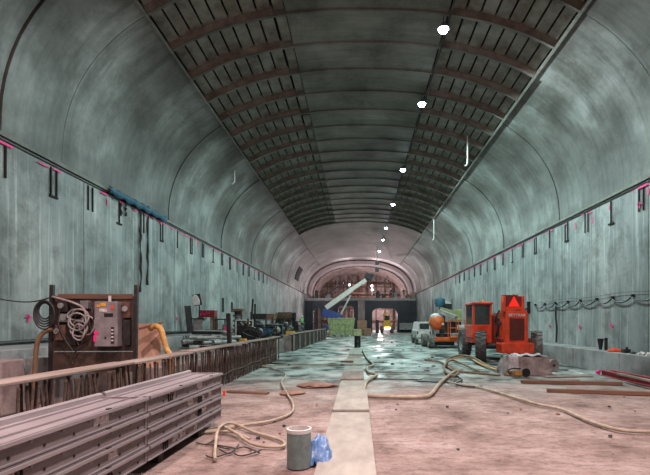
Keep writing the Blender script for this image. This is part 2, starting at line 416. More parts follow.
# ledges
led = struct(MB().box((8.85, 17, .1), (.9, 60, 1.0)).build('trim_right', m_back))
y = -12
while y < 46:
    L = 1.55; MB().box((8.80, y+L/2, .34), (1.0, L-.02, .72)).build('ledge_block', m_ledge, led, bevel=.012).location.x += random.uniform(-.01,.01); y += L
ll = struct(MB().box((-8.1, 22, .4), (1.3, 70, 1.2)).build('trim_left', m_back))
y = -12; k = 0
while y < 56:
    L = 1.9; MB().box((-8.0, y+L/2, .55), (1.62, L-.03, 1.15)).build('ledge_block', m_ledge, ll, bevel=.015).location.x += random.uniform(-.03,.03); y += L; k += 1
MB().tube([(XL+.14, y, 1.2+.02*sin(y)) for y in range(-10, 50)], .055, 8).build('pipe', m_dark, ll)
# raised slab behind the starter bars
struct(MB().box((-5.75, 32, .34), (2.9, 44, .70)).build('trim_slab', m_slab, bevel=.02))

# ------------------------------------------------------------------ starter-bar upstands with plank caps
def bar_wall():
    t = thing('starter_bar_row', 'long row of rusty upright starter bars with plank cap on left', 'rebar wall', (-3.8, 12.6, 0))
    rr = random.Random(11); base = []
    MB().cyl((0,0,-.02),(0,0,.985),.016,6); proto = None
    y = -8.4; i = 0
    while y < 8.2:
        for x in ((-.13, .13) if rr.random() < .45 else (.13,)):
            if proto is None:
                proto = MB().cyl((0,0,0),(0,0,1.0),.016,6).build('rebar', m_rebar, t); o = proto
            else: o = proto.copy(); COL.objects.link(o)
            o.location = (x+rr.uniform(-.03,.03), y+rr.uniform(-.05,.05), -.01)
            o.rotation_euler = (rr.uniform(-.17,.17), rr.uniform(-.07,.07), 0)
        y += .085 if i % 5 else .13; i += 1
    for z in (.3,): 
        for x in (-.16,.16): MB().tube([(x, yy, z+.02*sin(yy*3)) for yy in [-8.4+.8*k for k in range(22)]], .013, 6).build('tie_bar', m_rebar, t)
    y = -8.6; k = 0
    while y < 8.1:
        L = min([3.3,2.6,3.6,2.9][k%4], 8.25-y)
        dz = rr.uniform(-.02,.03)
        o = MB().box((0,0,0), (.34,L-.01,.038), rx=rr.uniform(-.006,.006)).build('plank', m_plank, t, bevel=.008)
        o.location = (rr.uniform(-.03,.03), y+L/2, 1.02+dz); o.rotation_euler.z = rr.uniform(-.012,.012)
        y += L; k += 1
bar_wall()
t = thing('boarded_upstand', 'dark boarded upstand with plank cap behind the starter bars', 'boarded wall', (-3.95, 26, 0))
n = 26
for i in range(n):
    MB().box((.018*i+.12, .78*i+.39, .47), (.05,.76,.94), rx=random.uniform(-.01,.01)).build('board', m_dark, t)
    if i % 3 == 0: MB().box((.018*i+.18, .78*i+.02, .47), (.08,.12,.96)).build('post', m_plank, t)
for i in range(7): 
    o = MB().box((0,0,0), (.40,2.92,.05)).build('plank', m_plank, t, bevel=.008); o.location = (.02+.054*i, 1.46+2.93*i, 1.0+random.uniform(-.02,.02)); o.rotation_euler.z = -.02
MB().box((-.2, 10, .45), (.5,20,.9)).build('core', m_slab, t)

# ------------------------------------------------------------------ aluminium form panels, stacked in the foreground
def form_panel(loc, L, label, grp, seed, top):
    rr = random.Random(seed)
    t = thing('form_panel', label, 'formwork panel', loc, -math.atan(19/450), grp)
    W, H = .60, .177
    f = MB()   # hollow frame: flanges and lips around the recessed webs
    for x in (-W/2, W/2):
        s = 1 if x > 0 else -1
        f.box((x-s*.03, L/2, H-.009), (.085, L, .018)); f.box((x-s*.045, L/2, .009), (.07, L, .018))
        f.box((x+s*.016, L/2, H-.018), (.012, L, .034)); f.box((x+s*.003, L/2, H-.006), (.02, L, .012))
    f.build('flange', m_form, t, bevel=.003)
    MB().box((W/2-.028, L/2, H/2), (.012, L-.01, H-.036)).build('web', m_formw, t)
    MB().box((-W/2+.028, L/2, H/2), (.012, L-.01, H-.036)).build('web', m_formw, t)
    MB().box((0, .012, H/2), (W-.06,.02,H-.03)).build('end_plate', m_formw, t)
    MB().box((0, L-.012, H/2), (W-.02,.024,H)).build('end_plate', m_form, t)
    MB().box((0, L/2, H-.03), (W-.06, L-.03, .02)).build('deck_plate', m_form, t)
    if top:
        MB().prism([(-.27,H-.02),(-.20,H-.02),(-.205,H+.028),(-.225,H+.04),(-.25,H+.04),(-.265,H+.028)], 0.01, L-.01).build('ridge', m_form, t)
        MB().box((-.10, L/2, H-.012), (.012, L-.05, .02)).build('ridge', m_form, t)
        MB().box((.12, L/2, H-.012), (.012, L-.05, .02)).build('ridge', m_form, t)
    p = .22
    while p < L-.1:
        MB().cyl((W/2-.022, p, H*.70), (W/2+.006, p, H*.70), .011, 8).build('bolt', m_form, t)
        MB().cyl((W/2-.022, p+.16, H*.30), (W/2-.018, p+.16, H*.30), .014, 8).build('bolt_hole', m_slot, t)
        p += .34
    for q in range(3):
        yy = rr.uniform(.3, L-.4)
        MB().box((W/2-.0205, yy, H*.52), (.004, rr.uniform(.10,.2), .07)).build('worn_sticker', m_stick, t)
    for q in (rr.uniform(.15,.85),):
        yy = L*q
        for a in range(3): MB().box((W/2-.015, yy+a*.05, H*.42), (.012,.018,.09)).build('slot_plate', m_slot, t)
    for q in (.35,.8): MB().box((W/2+.0, L*q, H+.004), (.03,.05,.01)).build('clip', m_dark, t)
dirv = Vector((19/450, 1, 0)).normalized()
far_r = Vector((-2.25, 7.4, 0)); nrm = Vector((-dirv.y, dirv.x, 0))
lay = ['lowest', 'second from bottom', 'third from bottom', 'topmost']
for k in range(4):
    z = .135+k*.186
    for part, (d0, L) in (('far', (2.36, 2.34)), ('near', (6.0, 3.60))):
        org = far_r-dirv*d0+nrm*.30
        form_panel((org.x, org.y, z), L, f'{lay[k]} long grey metal form panel in the {part} half of the foreground stack', 'metal form panels stacked in the foreground', k*7+len(part), k == 3)
for i, d in enumerate((.7, 1.9, 3.0, 4.3, 5.6)):
    c = far_r-dirv*d+nrm*.35
    o = MB().box((0,0,.09), (.52,.12,.20)).build('bearer', m_dark, bevel=.01); o.location = c; o.location.z = -.06; o.rotation_euler.z = -math.atan(19/450)
    tag(o, ['first','second','third','fourth','fifth'][i]+' dark bearer under the metal panel stack, counted from its far end', 'bearer', 'bearers under the panel stack')
o = MB().box((0,0,0),(.03,.05,.09)).build('marker_tab', m_red); o.location = (-2.245+.02, 7.43, .52)
tag(o, 'small red tab on the far end of the metal panel stack', 'marker')

# ------------------------------------------------------------------ electrical backboard with cabinet
Yb = 9.0
def L_(px, py, dy=0): p = P(px, py, Yb); return Vector((p.x-cx, dy, p.z))
cx = P(94, 300, Yb).x
t = thing('electrical_backboard', 'brown backboard on posts carrying a grey switch cabinet and coiled cables', 'switchboard', (cx, Yb, 0), R(2))
def rect(px0,py0,px1,py1,dy,th,name,mat,par=t,bev=.006):
    a, b = L_(px0,py0), L_(px1,py1)
    return MB().box(((a.x+b.x)/2, dy, (a.z+b.z)/2), (abs(b.x-a.x), th, abs(a.z-b.z))).build(name, mat, par, bevel=bev)
rect(52,296,134,351,0,.04,'backboard',m_panelsheet)
rect(52,352,134,372,.01,.05,'kick_board',m_panelsheet)
rect(60,294,133,299,-.035,.03,'top_rail',m_timber)
for a, b, c in ((53.5,285,377),(136,285,377)):
    p0, p1 = L_(a,b), L_(a-2,c)
    MB().bar((p0.x,-.01,p0.z),(p1.x,-.01,0),.07,.07).build('post',m_dark,t)
for x in (-.6,.6): MB().box((x,.05,.06),(.12,1.0,.12)).build('skid',m_timber,t)
c = rect(101,302,123,346,-.14,.22,'cabinet',m_cab,bev=.012)
c['label'] = 'grey metal switch cabinet with pink paint spots'
for args in ((103.5,305,106.5,307.5,m_yel),(107,303.5,112,306.5,m_yel),(106,309,113,312,m_stick),(117,306,119.5,309.5,m_red),(110.5,313.5,119,317,m_slot),(117,327,120,343,m_slot),(111,336.5,112.5,338.5,m_slot)):
    rect(*args[:4], -.253, .006, 'cabinet_label' if args[4] is not m_slot else 'cabinet_mark', args[4], c, 0)
for i in range(4): rect(117.4,329+i*3.4,119.6,330.6+i*3.4,-.258,.006,'cabinet_mark',m_stick,c,0)
rect(100.8,331,105,334,-.255,.006,'paint_spot',m_pink,c,0); rect(100.5,335,103,341,-.255,.006,'paint_spot',m_pink,c,0)
MB().cyl(L_(112,296,-.1), L_(112,303,-.1), .03, 10).build('cable_gland', m_white, t)
# meters, boxes and gear
for q in ((62,301,72,312),(63,314,75,322),(75,303,83,316),(60,325,70,340),(72,325,80,345),(84,301,92,309),(125,302,132,318),(126,320,132,345)):
    rect(*q, -.08, .12, 'junction_box', random.choice((m_dark,m_dark,m_scrap,m_rust)), t, .01)
for i,(a,b) in enumerate(((66,306),(69,318),(128,309),(62,331))):
    MB().cyl(L_(a,b,-.14), L_(a,b,-.17), .055, 12).build('gauge', m_scrap, t)
rr = random.Random(2)
for k in range(6):
    pts = []; a0 = rr.uniform(0,6); rx, rz = rr.uniform(.11,.20), rr.uniform(.10,.22)
    c0 = L_(86+rr.uniform(-4,6), 315+3.4*k, -.17-.02*(k%3))
    for i in range(26):
        a = a0+2*pi*i/25; pts.append(c0+Vector((rx*cos(a), .02*sin(3*a), rz*sin(a))))
    MB().tube(pts,.017,6).build('coiled_cable', m_gcable if k%2 else m_scrap, t, True)
for k in range(5):
    pts = []; c0 = L_(48+k*.8, 311, -.06-.03*k)
    for i in range(26):
        a = 2*pi*i/25; pts.append(c0+Vector(((.12+.02*k)*cos(a), 0, (.16+.03*k)*sin(a)-.02*k)))
    MB().tube(pts,.016,6).build('coiled_cable', m_bcable, t, True)
pts = smoothpath([L_(55,297,-.05), L_(64,299,-.12), L_(78,303,-.16), L_(88,308,-.18), L_(91,316,-.18), L_(86,322,-.16), L_(79,320,-.14)])
MB().tube(pts,.022,8).build('loose_cable', m_gcable, t, True)
for q in ([(66,308),(64,322),(70,338),(78,350)],[(82,312),(78,330),(84,345)],[(90,330),(86,345),(80,352),(76,362)],[(94,303),(98,318),(94,338)]):
    MB().tube(smoothpath([L_(a,b,-.16) for a,b in q]),.014,6).build('loose_cable', m_bcable, t, True)
# hose hanging at the left of the board
pts = smoothpath([L_(54,329,.0), L_(47,334,-.1), L_(43,345,-.12), L_(41.5,362,-.12), L_(41,376,-.12)]); 
pts.append(Vector((pts[-1].x, -.12, .02)))
o = MB().tube([p+Vector((cx,Yb-.05,0)) for p in pts],.045,10).build('supply_hose',m_bhose,smooth=True); tag(o,'thick dark brown hose drooping left of the electrical backboard','hose')
# plywood sheet behind and ochre hose
o = MB().box((0,0,0),(.66,.03,1.25),rx=R(-7)).build('plywood_sheet',m_ply,bevel=.004); pp = P(146.5,352,10.2); o.location=(pp.x,10.2,.84+0.2)
tag(o,'pinkish plywood sheet leaning right of the electrical backboard','plywood sheet')
o = MB().bar(P(139,329,9.85), P(163,322.5,10.1), .09,.05).build('wood_strip',m_timber); tag(o,'thin brown strip across the top of the leaning plywood sheet','wood strip')
hp = smoothpath([P(150,329,10.0),P(156,326,9.95),P(161,330,9.9),P(164,340,9.85),P(167,350,9.8),P(172,357,9.7)])+[Vector((-4.05,9.75,.4)),Vector((-4.25,9.8,.05))]
o = MB().tube(hp,.06,10).build('ochre_hose',m_yhose,smooth=True); tag(o,'ochre hose bent over the top right corner of the plywood sheet','hose')
# wire from the left wall to the board
o = MB().tube(smoothpath([(XL+.05,11.0,2.32),(XL+.6,10.4,2.22),P(30,302,9.3),P(56,296,8.95)]),.014,6).build('sagging_wire',m_bcable,smooth=True)
tag(o,'thin black wire sagging from left wall to the electrical backboard','wire')
# pale pink concrete block on the near left
o = MB().box((0,0,.5),(.5,.6,1.0),taper=.96).build('concrete_block',m_rubble,bevel=.03); o.location=(-6.62,8.3,0)
tag(o,'pinkish concrete block by the left picture edge, beside the ledge','concrete block')
o = MB().box((0,0,.48),(1.0,.7,.96),taper=.97).build('concrete_block',m_ledge,bevel=.03); o.location=(-6.5,9.75,0)
tag(o,'stained grey concrete block between pink block and electrical backboard','concrete block')

# ------------------------------------------------------------------ gear standing on the left ledge and slab
ZL, ZB = 1.125, .69
def onY(px, X): return F*X/(px-PX0)
def place(px, X): return X, onY(px, X)
x, y = -7.64, 21.5
t = thing('work_table','grey steel work cabinet with dark top, left of the graffiti box','cabinet',(x,y,ZL),R(4))
MB().box((0,0,.36),(.44,.45,.70)).build('body',m_scrap,t,bevel=.01); MB().box((-.02,0,.735),(.66,.55,.05)).build('top',m_dark,t,bevel=.008); MB().box((.0,-.232,.4),(.36,.012,.5)).build('door',m_cab,t)
t = thing('graffiti_crate','dark red crate on legs with pink paint scribbles, on the left ledge','crate',(-7.89,23.5,ZL),0)
MB().box((0,0,1.0),(.82,.5,.36)).build('body',m_dred,t,bevel=.01)
for a in (-.36,.36):
    for b in (-.2,.2): MB().box((a,b,.41),(.09,.07,.82)).build('leg',m_rust,t)
MB().box((.2,0,.5),(.06,.4,.62)).build('side_panel',m_plank,t)
pk=MB(); q=random.Random(4)
for i in range(9): pk.box((-.34+i*.062,-.257,1.0+q.uniform(-.07,.07)),(.02,.008,q.uniform(.12,.22)),ry=q.uniform(-.9,.9))
pk.build('paint_scribble',m_pink,t)
t = thing('folding_seat','worn pale seat back tilted above the graffiti crate','seat',(x-.0,y+.02,ZL+.765),R(8))
sb=MB().prism([(-.13,.42),(.13,.42),(.17,.60),(.15,.80),(.06,.92),(-.06,.92),(-.15,.80),(-.17,.60)],-.035,.035).build('seat_back',m_white,t,bevel=.02); sb.rotation_euler=(0,R(-12),0); sb.location=(-.02,0,.20)
MB().box((-.10,.055,.87),(.36,.04,.55),ry=R(-12)).build('back_shell',m_black,t,bevel=.01)
MB().cyl((.02,0.03,0),(.0,0.03,.68),.03,8).build('stem',m_dark,t); MB().cyl((.02,0,0),(.02,0,.03),.12,12).build('foot',m_dark,t)
o = MB().box((0,0,.68),(.30,.04,1.36),ry=R(-6)).build('leaning_board',m_dark); o.location=(XL+.42,onY(189,XL+.42),ZL+.02); o.rotation_euler=(0,0,R(40)); tag(o,'tall dark board leaning against the left wall beside the work cabinet','board')
# bench and boxes
t = thing('steel_bench','dark low bench right of the graffiti crate','bench',(-7.5,onY(221,-7.5),ZL),0)
MB().box((0,0,.72),(.66,.5,.06)).build('top',m_dark,t)
for a in (-.28,.28):
    for b in (-.2,.2): MB().box((a,b,.345),(.06,.06,.69)).build('leg',m_dark,t)
t = thing('pink_marked_drum','small grey drum with a pink painted stripe','drum',(-6.2,onY(227,-6.2),ZB),0)
MB().lathe([(0,0),(.2,0),(.21,.05),(.20,.3),(.21,.32),(.2,.6),(.21,.62),(.2,.9),(0,.9)]).build('body',m_scrap,t,True); MB().box((0,-.2,.62),(.11,.03,.36)).build('paint_stripe',m_pink,t)
o = MB().box((0,0,.66),(.14,.14,1.32),ry=R(-2)).build('timber_post',m_dark,bevel=.01); o.location=(-4.65,onY(229,-4.65),ZB+.0); tag(o,'dark upright timber post in front of the pipe pile','post')
t = thing('cable_drum_stack','stack of dark flanged reels right of the pipe pile','cable reel',(-6.7,onY(238,-6.7),ZB),0)
for i in range(6):
    MB().lathe([(0,0),(.27,0),(.27,.04),(.19,.05),(.19,.22),(.27,.23),(.27,.27),(0,.27)],(0,0,.27*i)).build('reel',m_dark if i%2 else m_scrap,t,True)
MB().box((0,0,1.68),(.6,.5,.12)).build('lid',m_timber,t)
# pipe and scrap pile: every piece its own
q = random.Random(21); k = 0
for lay_ in range(4):
    base = [.5,1.05,.75,-.35][lay_]; nn = [7,6,5,3][lay_]
    for i in range(nn):
        where=f"{['bottom','second','third','top'][lay_]} layer of the scrap pile, {['nearest','second nearest','third nearest','fourth nearest','fifth nearest','sixth nearest','farthest'][i]} the camera"
        L = q.uniform(1.0,1.9); a = base+q.uniform(-.03,.03); r = .06+.02*((i+lay_)%2)
        off = (i-(nn-1)/2)*.30; c0 = Vector((-5.75-sin(a)*off+q.uniform(-.15,.15)*cos(a), 17.4+cos(a)*off+q.uniform(-.1,.1), ZB+.085+lay_*.17))
        d = Vector((cos(a), sin(a), 0))*L/2
        if (i+lay_)%3:
            m = MB(); m.cyl(c0-d,c0+d,r,12,cap=False); m.cyl(c0-d,c0+d,r*.78,12,cap=False)
            o = m.build('scrap_pipe',m_pipe,smooth=True); tag(o,'grey pipe in '+where,'pipe','grey pipes in the scrap pile')
        else:
            o = MB().bar(c0-d,c0+d,.15,.13).build('scrap_plank',q.choice((m_dark,m_scrap)),bevel=.01); tag(o,'timber in '+where,'timber','timbers in the scrap pile')
# tall poles
for px,py0,py1,X,lab in ((250,299,322,-6.6,'leaning'),(255,304,322,-6.4,'upright')):
    Y=onY(px,X); o=MB().bar(P(px+(3 if lab=='leaning' else 0),py0,Y),Vector((X,Y,ZB)),.10,.06).build('steel_pole',m_dark); tag(o,f'{lab} dark steel pole standing among the machines by the left wall','pole')
def engine_rig(px, X, label, mats, seed, w=1.4, h=1.0, nm='pump_unit', cat='pump'):
    h *= 1.22; q = random.Random(seed); Y = onY(px,X); t = thing(nm,label,cat,(X,Y,ZB),R(q.uniform(-8,8)))
    MB().box((0,0,.08),(w,1.2,.14)).build('skid_frame',m_dark,t)
    MB().box((-w*.12,0,.15+h*.3),(w*.55,.8,h*.55)).build('engine_block',mats[0],t,bevel=.03)
    MB().lathe([(0,-.3),(.2,-.3),(.24,-.2),(.24,.2),(.2,.3),(0,.3)],(w*.3,0,.5),'Y',14).build('motor',mats[1],t,True)
    MB().box((-w*.1,0,.15+h*.72),(w*.35,.5,h*.25)).build('housing',mats[2],t,bevel=.02)
    MB().cyl((-w*.3,0,.6),(-w*.3,0,h+.45),.05,8).build('exhaust',m_rust,t)
    for i in range(3): MB().tube(smoothpath([(q.uniform(-w/2,w/2),-.45,.2),(q.uniform(-w/2,w/2),-.55,h*.7),(q.uniform(-w/2,w/2),-.4,h*.9),(q.uniform(-w/2,w/2),-.3,.5)],5),.03,6).build('hose',m_bcable,t,True)
    for i in (-1,1): MB().bar((i*w*.45,-.4,.15),(i*w*.45,-.4,h*.95),.05).build('frame_post',mats[2],t)
    MB().bar((-w*.45,-.4,h*.95),(w*.45,-.4,h*.95),.05).build('frame_rail',mats[2],t)
engine_rig(247,-5.9,'dark pump unit with a pale frame, nearest of the machine row',(m_dark,m_scrap,m_white),1,1.0,.95)
engine_rig(259,-6.6,'black compressor with dark hoses under the long ochre-ended box',(m_black,m_dark,m_scrap),2,1.7,1.0,'compressor','compressor')
engine_rig(271,-5.3,'bluish pump unit low behind the plank cap',(m_teal,m_scrap,m_dark),3,1.0,.7)
engine_rig(283,-6.3,'greasy machine unit below the rusty tank',(m_black,m_scrap,m_dark),4,1.9,1.1,'drill_unit','machine')
engine_rig(253,-5.2,'small black generator between the pale framed pump and compressor',(m_black,m_dark,m_dark),5,.8,.6,'generator','generator')
engine_rig(277,-5.2,'dark generator low in front of the rusty tank',(m_dark,m_black,m_scrap),6,.9,.75,'generator','generator')
engine_rig(297,-6.2,'last dark pump unit, right of the yellow case',(m_black,m_scrap,m_dark),7,1.3,.9)
t = thing('long_tool_box','long dark box with an ochre end on top of the compressor','tool box',(-6.75,onY(263,-6.75),ZB+1.17),0)
MB().box((-.2,0,.22),(.95,.5,.40)).build('body',m_dark,t,bevel=.01); e=MB().box((.57,0,.22),(.55,.5,.38)).build('end_panel',m_timber,t,bevel=.01); e['label']='ochre brown end'
MB().box((0,0,-.02),(1.6,.5,.05)).build('shelf',m_dark,t)
for s in (-.7,.7): MB().box((s,0,-.60),(.06,.4,1.14)).build('leg',m_dark,t)
Yt=onY(286,-6.6)
t = thing('rusty_tank','rusty cylindrical tank with black open end, raised by the left wall','tank',(-6.6,Yt,ZB),0)
zt=P(286,317,Yt).z-ZB
MB().lathe([(.30,-.75),(.42,-.74),(.44,-.70),(.44,.50),(.42,.55),(.30,.58)],(0,0,zt),'X',20).build('shell',m_rust,t,True)
MB().lathe([(.30,.56),(.40,.60),(.40,.85),(.33,.85),(.33,.5),(0,.5)],(0,0,zt),'X',20).build('open_end',m_black,t,True)
for s in (-.5,.3): MB().box((s,0,(zt-.4)/2),(.1,.5,zt-.38)).build('support',m_dark,t)
o=MB().box((0,0,.16),(.62,.5,.32)).build('yellow_case',m_yel,bevel=.03); Yq=32.5; o.location=P(290.5,330,Yq); o.location.z=ZB+.0
tag(o,'small yellow case low at the right end of the machine row','case')
o.location.z=.69; o.scale=(1,1,1.1)
o=MB().box((0,0,.13),(.30,.3,.26)).build('yellow_canister',m_yel,bevel=.03); o.location=(-5.2,onY(243,-5.2),ZB); tag(o,'yellow canister beside the nearest pump unit','canister')
# small hooks hanging on the left wall
for i,(px,py0,py1) in enumerate(((222,298,312),(231,302,312))):
    Y=onY(px,XL); a=P(px,py0,Y); b=P(px,py1,Y)
    o=MB().bar((XL+.07,a.y,a.z),(XL+.07,a.y,b.z),.10,.06).build('wall_bracket',m_dark,None); tag(o,('longer' if i==0 else 'shorter')+' dark bracket fixed to left wall above the bench','bracket')

# ------------------------------------------------------------------ ceiling lamps and cable
for i, y in enumerate(LAMPY):
    t = thing('ceiling_lamp', 'round cool white lamp in the row under the vault, number %s from the camera' % ['one','two','three','four','five','six','seven'][i], 'lamp', (LAMPX, y, LAMPZ), 0, 'lamps along the vault')
    t['label'] = ['largest cool white lamp, at the top of picture','second lamp down the row from the top edge','third lamp down, right of the vault crown','fourth lamp down the row under the vault','fifth lamp down, above the far bays','sixth lamp down, just above the seventh','smallest and farthest lamp hanging from the vault'][i]
    MB().lathe([(.0,.12),(.08,.12),(.11,.05),(.19,-.02),(.21,-.06),(.19,-.07)],n=16).build('shade',m_scrap,t,True)
    MB().lathe([(.0,-.20),(.09,-.18),(.15,-.11),(.17,-.05),(0,-.05)],n=16).build('lens',m_lamp,t,True)
    MB().cyl((0,0,.1),(0,0,prof(tX(LAMPX)).z-LAMPZ+.02),.012,6).build('hanger',m_dark,t)
pts=[(LAMPX+.18,y*.5,11.82+.05*sin(y*.9)) for y in range(8,130)]
o=MB().tube(pts,.03,6).build('lamp_cable',m_bcable,smooth=True); tag(o,'black cable strung along the vault beside the lamps','cable')
for (px,py0,py1,lab) in ((468,138,166,'pale bent conduit hanging from the right coffers'),(434,219,240,'thin pale line hanging from the right haunch'),(234,172,184,'short pale conduit hanging from the left coffers')):
    r_=(px-PX0)/(PY0-py0)
    # find where this view ray meets the vault
    best=min((abs(prof(t0*.01).x/(prof(t0*.01).z-CH)-r_),t0*.01) for t0 in range(20,300)); p=prof(best[1]); Y=F*(p.z-CH)/(PY0-py0)
    z1=P(px,py1,Y).z
    pts=smoothpath([(p.x,Y,p.z+.1),(p.x,Y,(p.z*.3+z1*.7)),(p.x-.03,Y,z1+.1),(p.x-.15,Y,z1)])
    o=MB().tube(pts,.035,6).build('hanging_conduit',m_white,smooth=True); tag(o,lab,'conduit')

# ------------------------------------------------------------------ right wall cable, pipe, ledge gear
hy=[11.2,12.4,13.8,15.2,16.4,17.5,18.8,19.93,21.2,22.4,23.6]
t=thing('festoon_cable','black cable hung in loops along the right wall','cable',(XR,15,2.55),0)
for a in range(len(hy)):
    z=0
    MB().box((-.05,hy[a]-15,.03),(.1,.07,.12)).build('hook',m_black,t)
    if a<len(hy)-1:
        y0,y1=hy[a]-15,hy[a+1]-15
        MB().tube([(-.09,y0+(y1-y0)*i/10,-.16*(1-(2*i/10-1)**2)) for i in range(11)],.028,6).build('cable_loop',m_bcable,t,True)
MB().tube([(-.06,-4.5+i*.9,.16+.03*sin(i*1.3)) for i in range(15)],.008,5).build('guide_wire',m_bcable,t,True)
o=MB().tube(smoothpath([(XR-.04,21.1,2.6),(XR-.05,21.15,2.0),(XR-.04,21.05,1.4),(XR-.05,21.1,.75)]),.04,6).build('wall_conduit',m_dark,smooth=True); tag(o,'dark vertical conduit on the right wall beside the red telehandler','conduit')
ZR=.70
Y1=F*8.7/(601.5-PX0)
for k,(px,hh,r1,r0) in enumerate(((600.5,.40,.11,.05),(606,.44,.055,.05))):
    Y=F*8.72/(px-PX0)
    m=MB().lathe([(0,0),(r0,0),(r0*1.1,.04),(r1,hh),(r1*.8,hh),(r1*.7,hh-.04),(0,hh-.06)],n=14)
    o=m.build('pipe_end' if k else 'upturned_cone',m_black,smooth=True); o.location=(8.72,Y,ZR); tag(o,['black flared funnel standing on the right ledge','slim dark pipe standing beside the black funnel on the ledge'][k],['funnel','pipe'][k])
o=MB().lathe([(0,0),(.28,0),(.30,.05),(.22,.12),(.1,.16),(0,.17)],n=14).build('orange_sack',m_red,smooth=True); o.scale=(.8,.7,.75); o.location=(8.6,F*8.6/(614.5-PX0),ZR); tag(o,'crumpled orange red sack on the right ledge','sack')
m=MB(); m.box((0,0,.09),(.3,.3,.18)); m.box((.05,.02,.22),(.1,.1,.1)); o=m.build('tool_bag',m_black,bevel=.03); o.scale=(.7,.7,.7); o.location=(8.65,F*8.65/(626-PX0),ZR); tag(o,'small black tool bag right of the orange sack','bag')
q=random.Random(9)
def rock(r,seed,fl=.6):
    bm=bmesh.new(); bmesh.ops.create_icosphere(bm,subdivisions=2,radius=r); qq=random.Random(seed)
    from mathutils import noise as nz
    for v in bm.verts:
        v.co*=1+.45*nz.noise(v.co/r*1.3+Vector((seed,0,0))); v.co.z=max(v.co.z*fl,-r*.35)
    mb=MB(); mb.v=[tuple(v.co) for v in bm.verts]; mb.f=[tuple(v.index for v in f.verts) for f in bm.faces]; bm.free(); return mb
for i in range(6):
    px=633+i*4.2; X=8.6+(i%2)*.2; r=q.uniform(.05,.11)
    o=rock(r,i+40).build('rubble_lump',q.choice((m_white,m_scrap,m_dark,m_rubble))); o.location=(X,F*X/(px-PX0),ZR+r*.35); tag(o,['first','second','third','fourth','fifth','last'][i]+' lump of the rubble right of the black tool bag on the ledge','rubble','rubble lumps on the right ledge')
# red beams, timbers and boards on the right floor
def ibeam(name,mat,c,L,h,wd,rz,label,cat='beam',group=None,tilt=0):
    t=thing(name,label,cat,c,rz,group)
    MB().box((0,0,.012),(wd,L,.02)).build('flange',mat,t); MB().box((0,0,h-.01),(wd,L,.02)).build('flange',mat,t); MB().box((0,0,h/2),(.02,L,h-.04)).build('web',mat,t)
    return t
ibeam('steel_beam',m_redbeam,(7.72,11.6,.0),5.6,.17,.15,R(-1),'red primed steel beam nearest the camera along the right ledge')
ibeam('steel_beam',m_redbeam,(7.95,11.2,.0),5.6,.20,.13,R(1),'dark red steel beam closest to the foot of right ledge')
o=MB().cyl((0,-.06,.07),(0,.06,.07),.06,12).build('reflector_drum',m_pink,smooth=True); o.location=(7.76,14.6,-.0); tag(o,'bright pink painted drum at the far end of red steel beams','drum')
def board(name,mat,pa,pb,wd,th,label,cat,z=0,group=None):
    a,b=G(*pa,z),G(*pb,z); mid=(a+b)/2; d=b-a
    o=MB().box((0,0,th/2),(d.length,wd,th)).build(name,mat,bevel=min(.008,th*.2)); o.location=(mid.x,mid.y,z-.005); o.rotation_euler.z=math.atan2(d.y,d.x)
    return tag(o,label,cat,group)
board('timber_plank',m_timber,(521,383),(622,385),.14,.09,'reddish brown timber behind the longer foreground timber at right','timber')
board('timber_plank',m_timber,(547,392),(672,396),.14,.09,'long reddish brown timber, nearest one on the right floor','timber')
board('scrap_board',m_plank,(552,381),(576,380),.3,.03,'flat grey board between concrete block and red beams','board')
board('scrap_board',m_white,(570,371),(584,375),.12,.04,'small white offcut at the foot of the right ledge','offcut')
board('scrap_board',m_plank,(545,377),(590,376),.35,.025,'wide thin board behind the brown timbers','board')
board('scrap_board',m_plank,(618,374.5),(665,385),.1,.06,'long pale lath lying by the red steel beams','lath',.19)
# concrete block with draped plastic
t=thing('concrete_lump','broken pinkish concrete block behind the timbers, in front of the telehandler','concrete block',(P(524,372,14.7).x,14.7,0),0)
bm=bmesh.new(); bmesh.ops.create_cube(bm,size=1); bmesh.ops.subdivide_edges(bm,edges=bm.edges,cuts=7,use_grid_fill=True)
from mathutils import noise as nz
for v in bm.verts:
    x0,y0,z0=v.co; tp=1-.16*(z0+.5)
    v.co=Vector((x0*1.5*tp,y0*.95*tp,(z0+.5)*.60))
    v.co+=Vector((nz.noise(v.co*3),nz.noise(v.co*3+Vector((5,0,0))),nz.noise(v.co*2.5+Vector((0,9,0)))*.9*(z0+.5)))*.07
mb=MB(); mb.v=[tuple(v.co) for v in bm.verts]; mb.f=[tuple(v.index for v in f.verts) for f in bm.faces]; bm.free()
mb.build('block',m_rubble,t)
for k,(a,b,cc) in enumerate(((-.55,.30,.0),(-.18,.9,.0))):
    m=MB(); n=14; vs=[]
    for i in range(n+1):
        for j in range(9):
            u,v=i/n,j/8
            if k==0: vs.append((-.66+u*.30, -.47+.03*sin(u*9+v*3)-.05*(1-v), .02+v*.62+.02*sin(u*13)))
            else: vs.append((-.55+u*1.05, -.38+v*.5, .63+.035*sin(u*17+v*5)+.03*sin(v*11)))
    m.add(vs,[(i*9+j,i*9+j+1,(i+1)*9+j+1,(i+1)*9+j) for i in range(n) for j in range(8)])
    o=m.build('plastic_wrap',m_plastic,t,True); s=o.modifiers.new('s','SOLIDIFY'); s.thickness=.015
t=thing('cut_off_saw','black and yellow cut-off saw lying by the concrete block','power saw',(P(519,376,13.8).x,13.8,0),R(12))
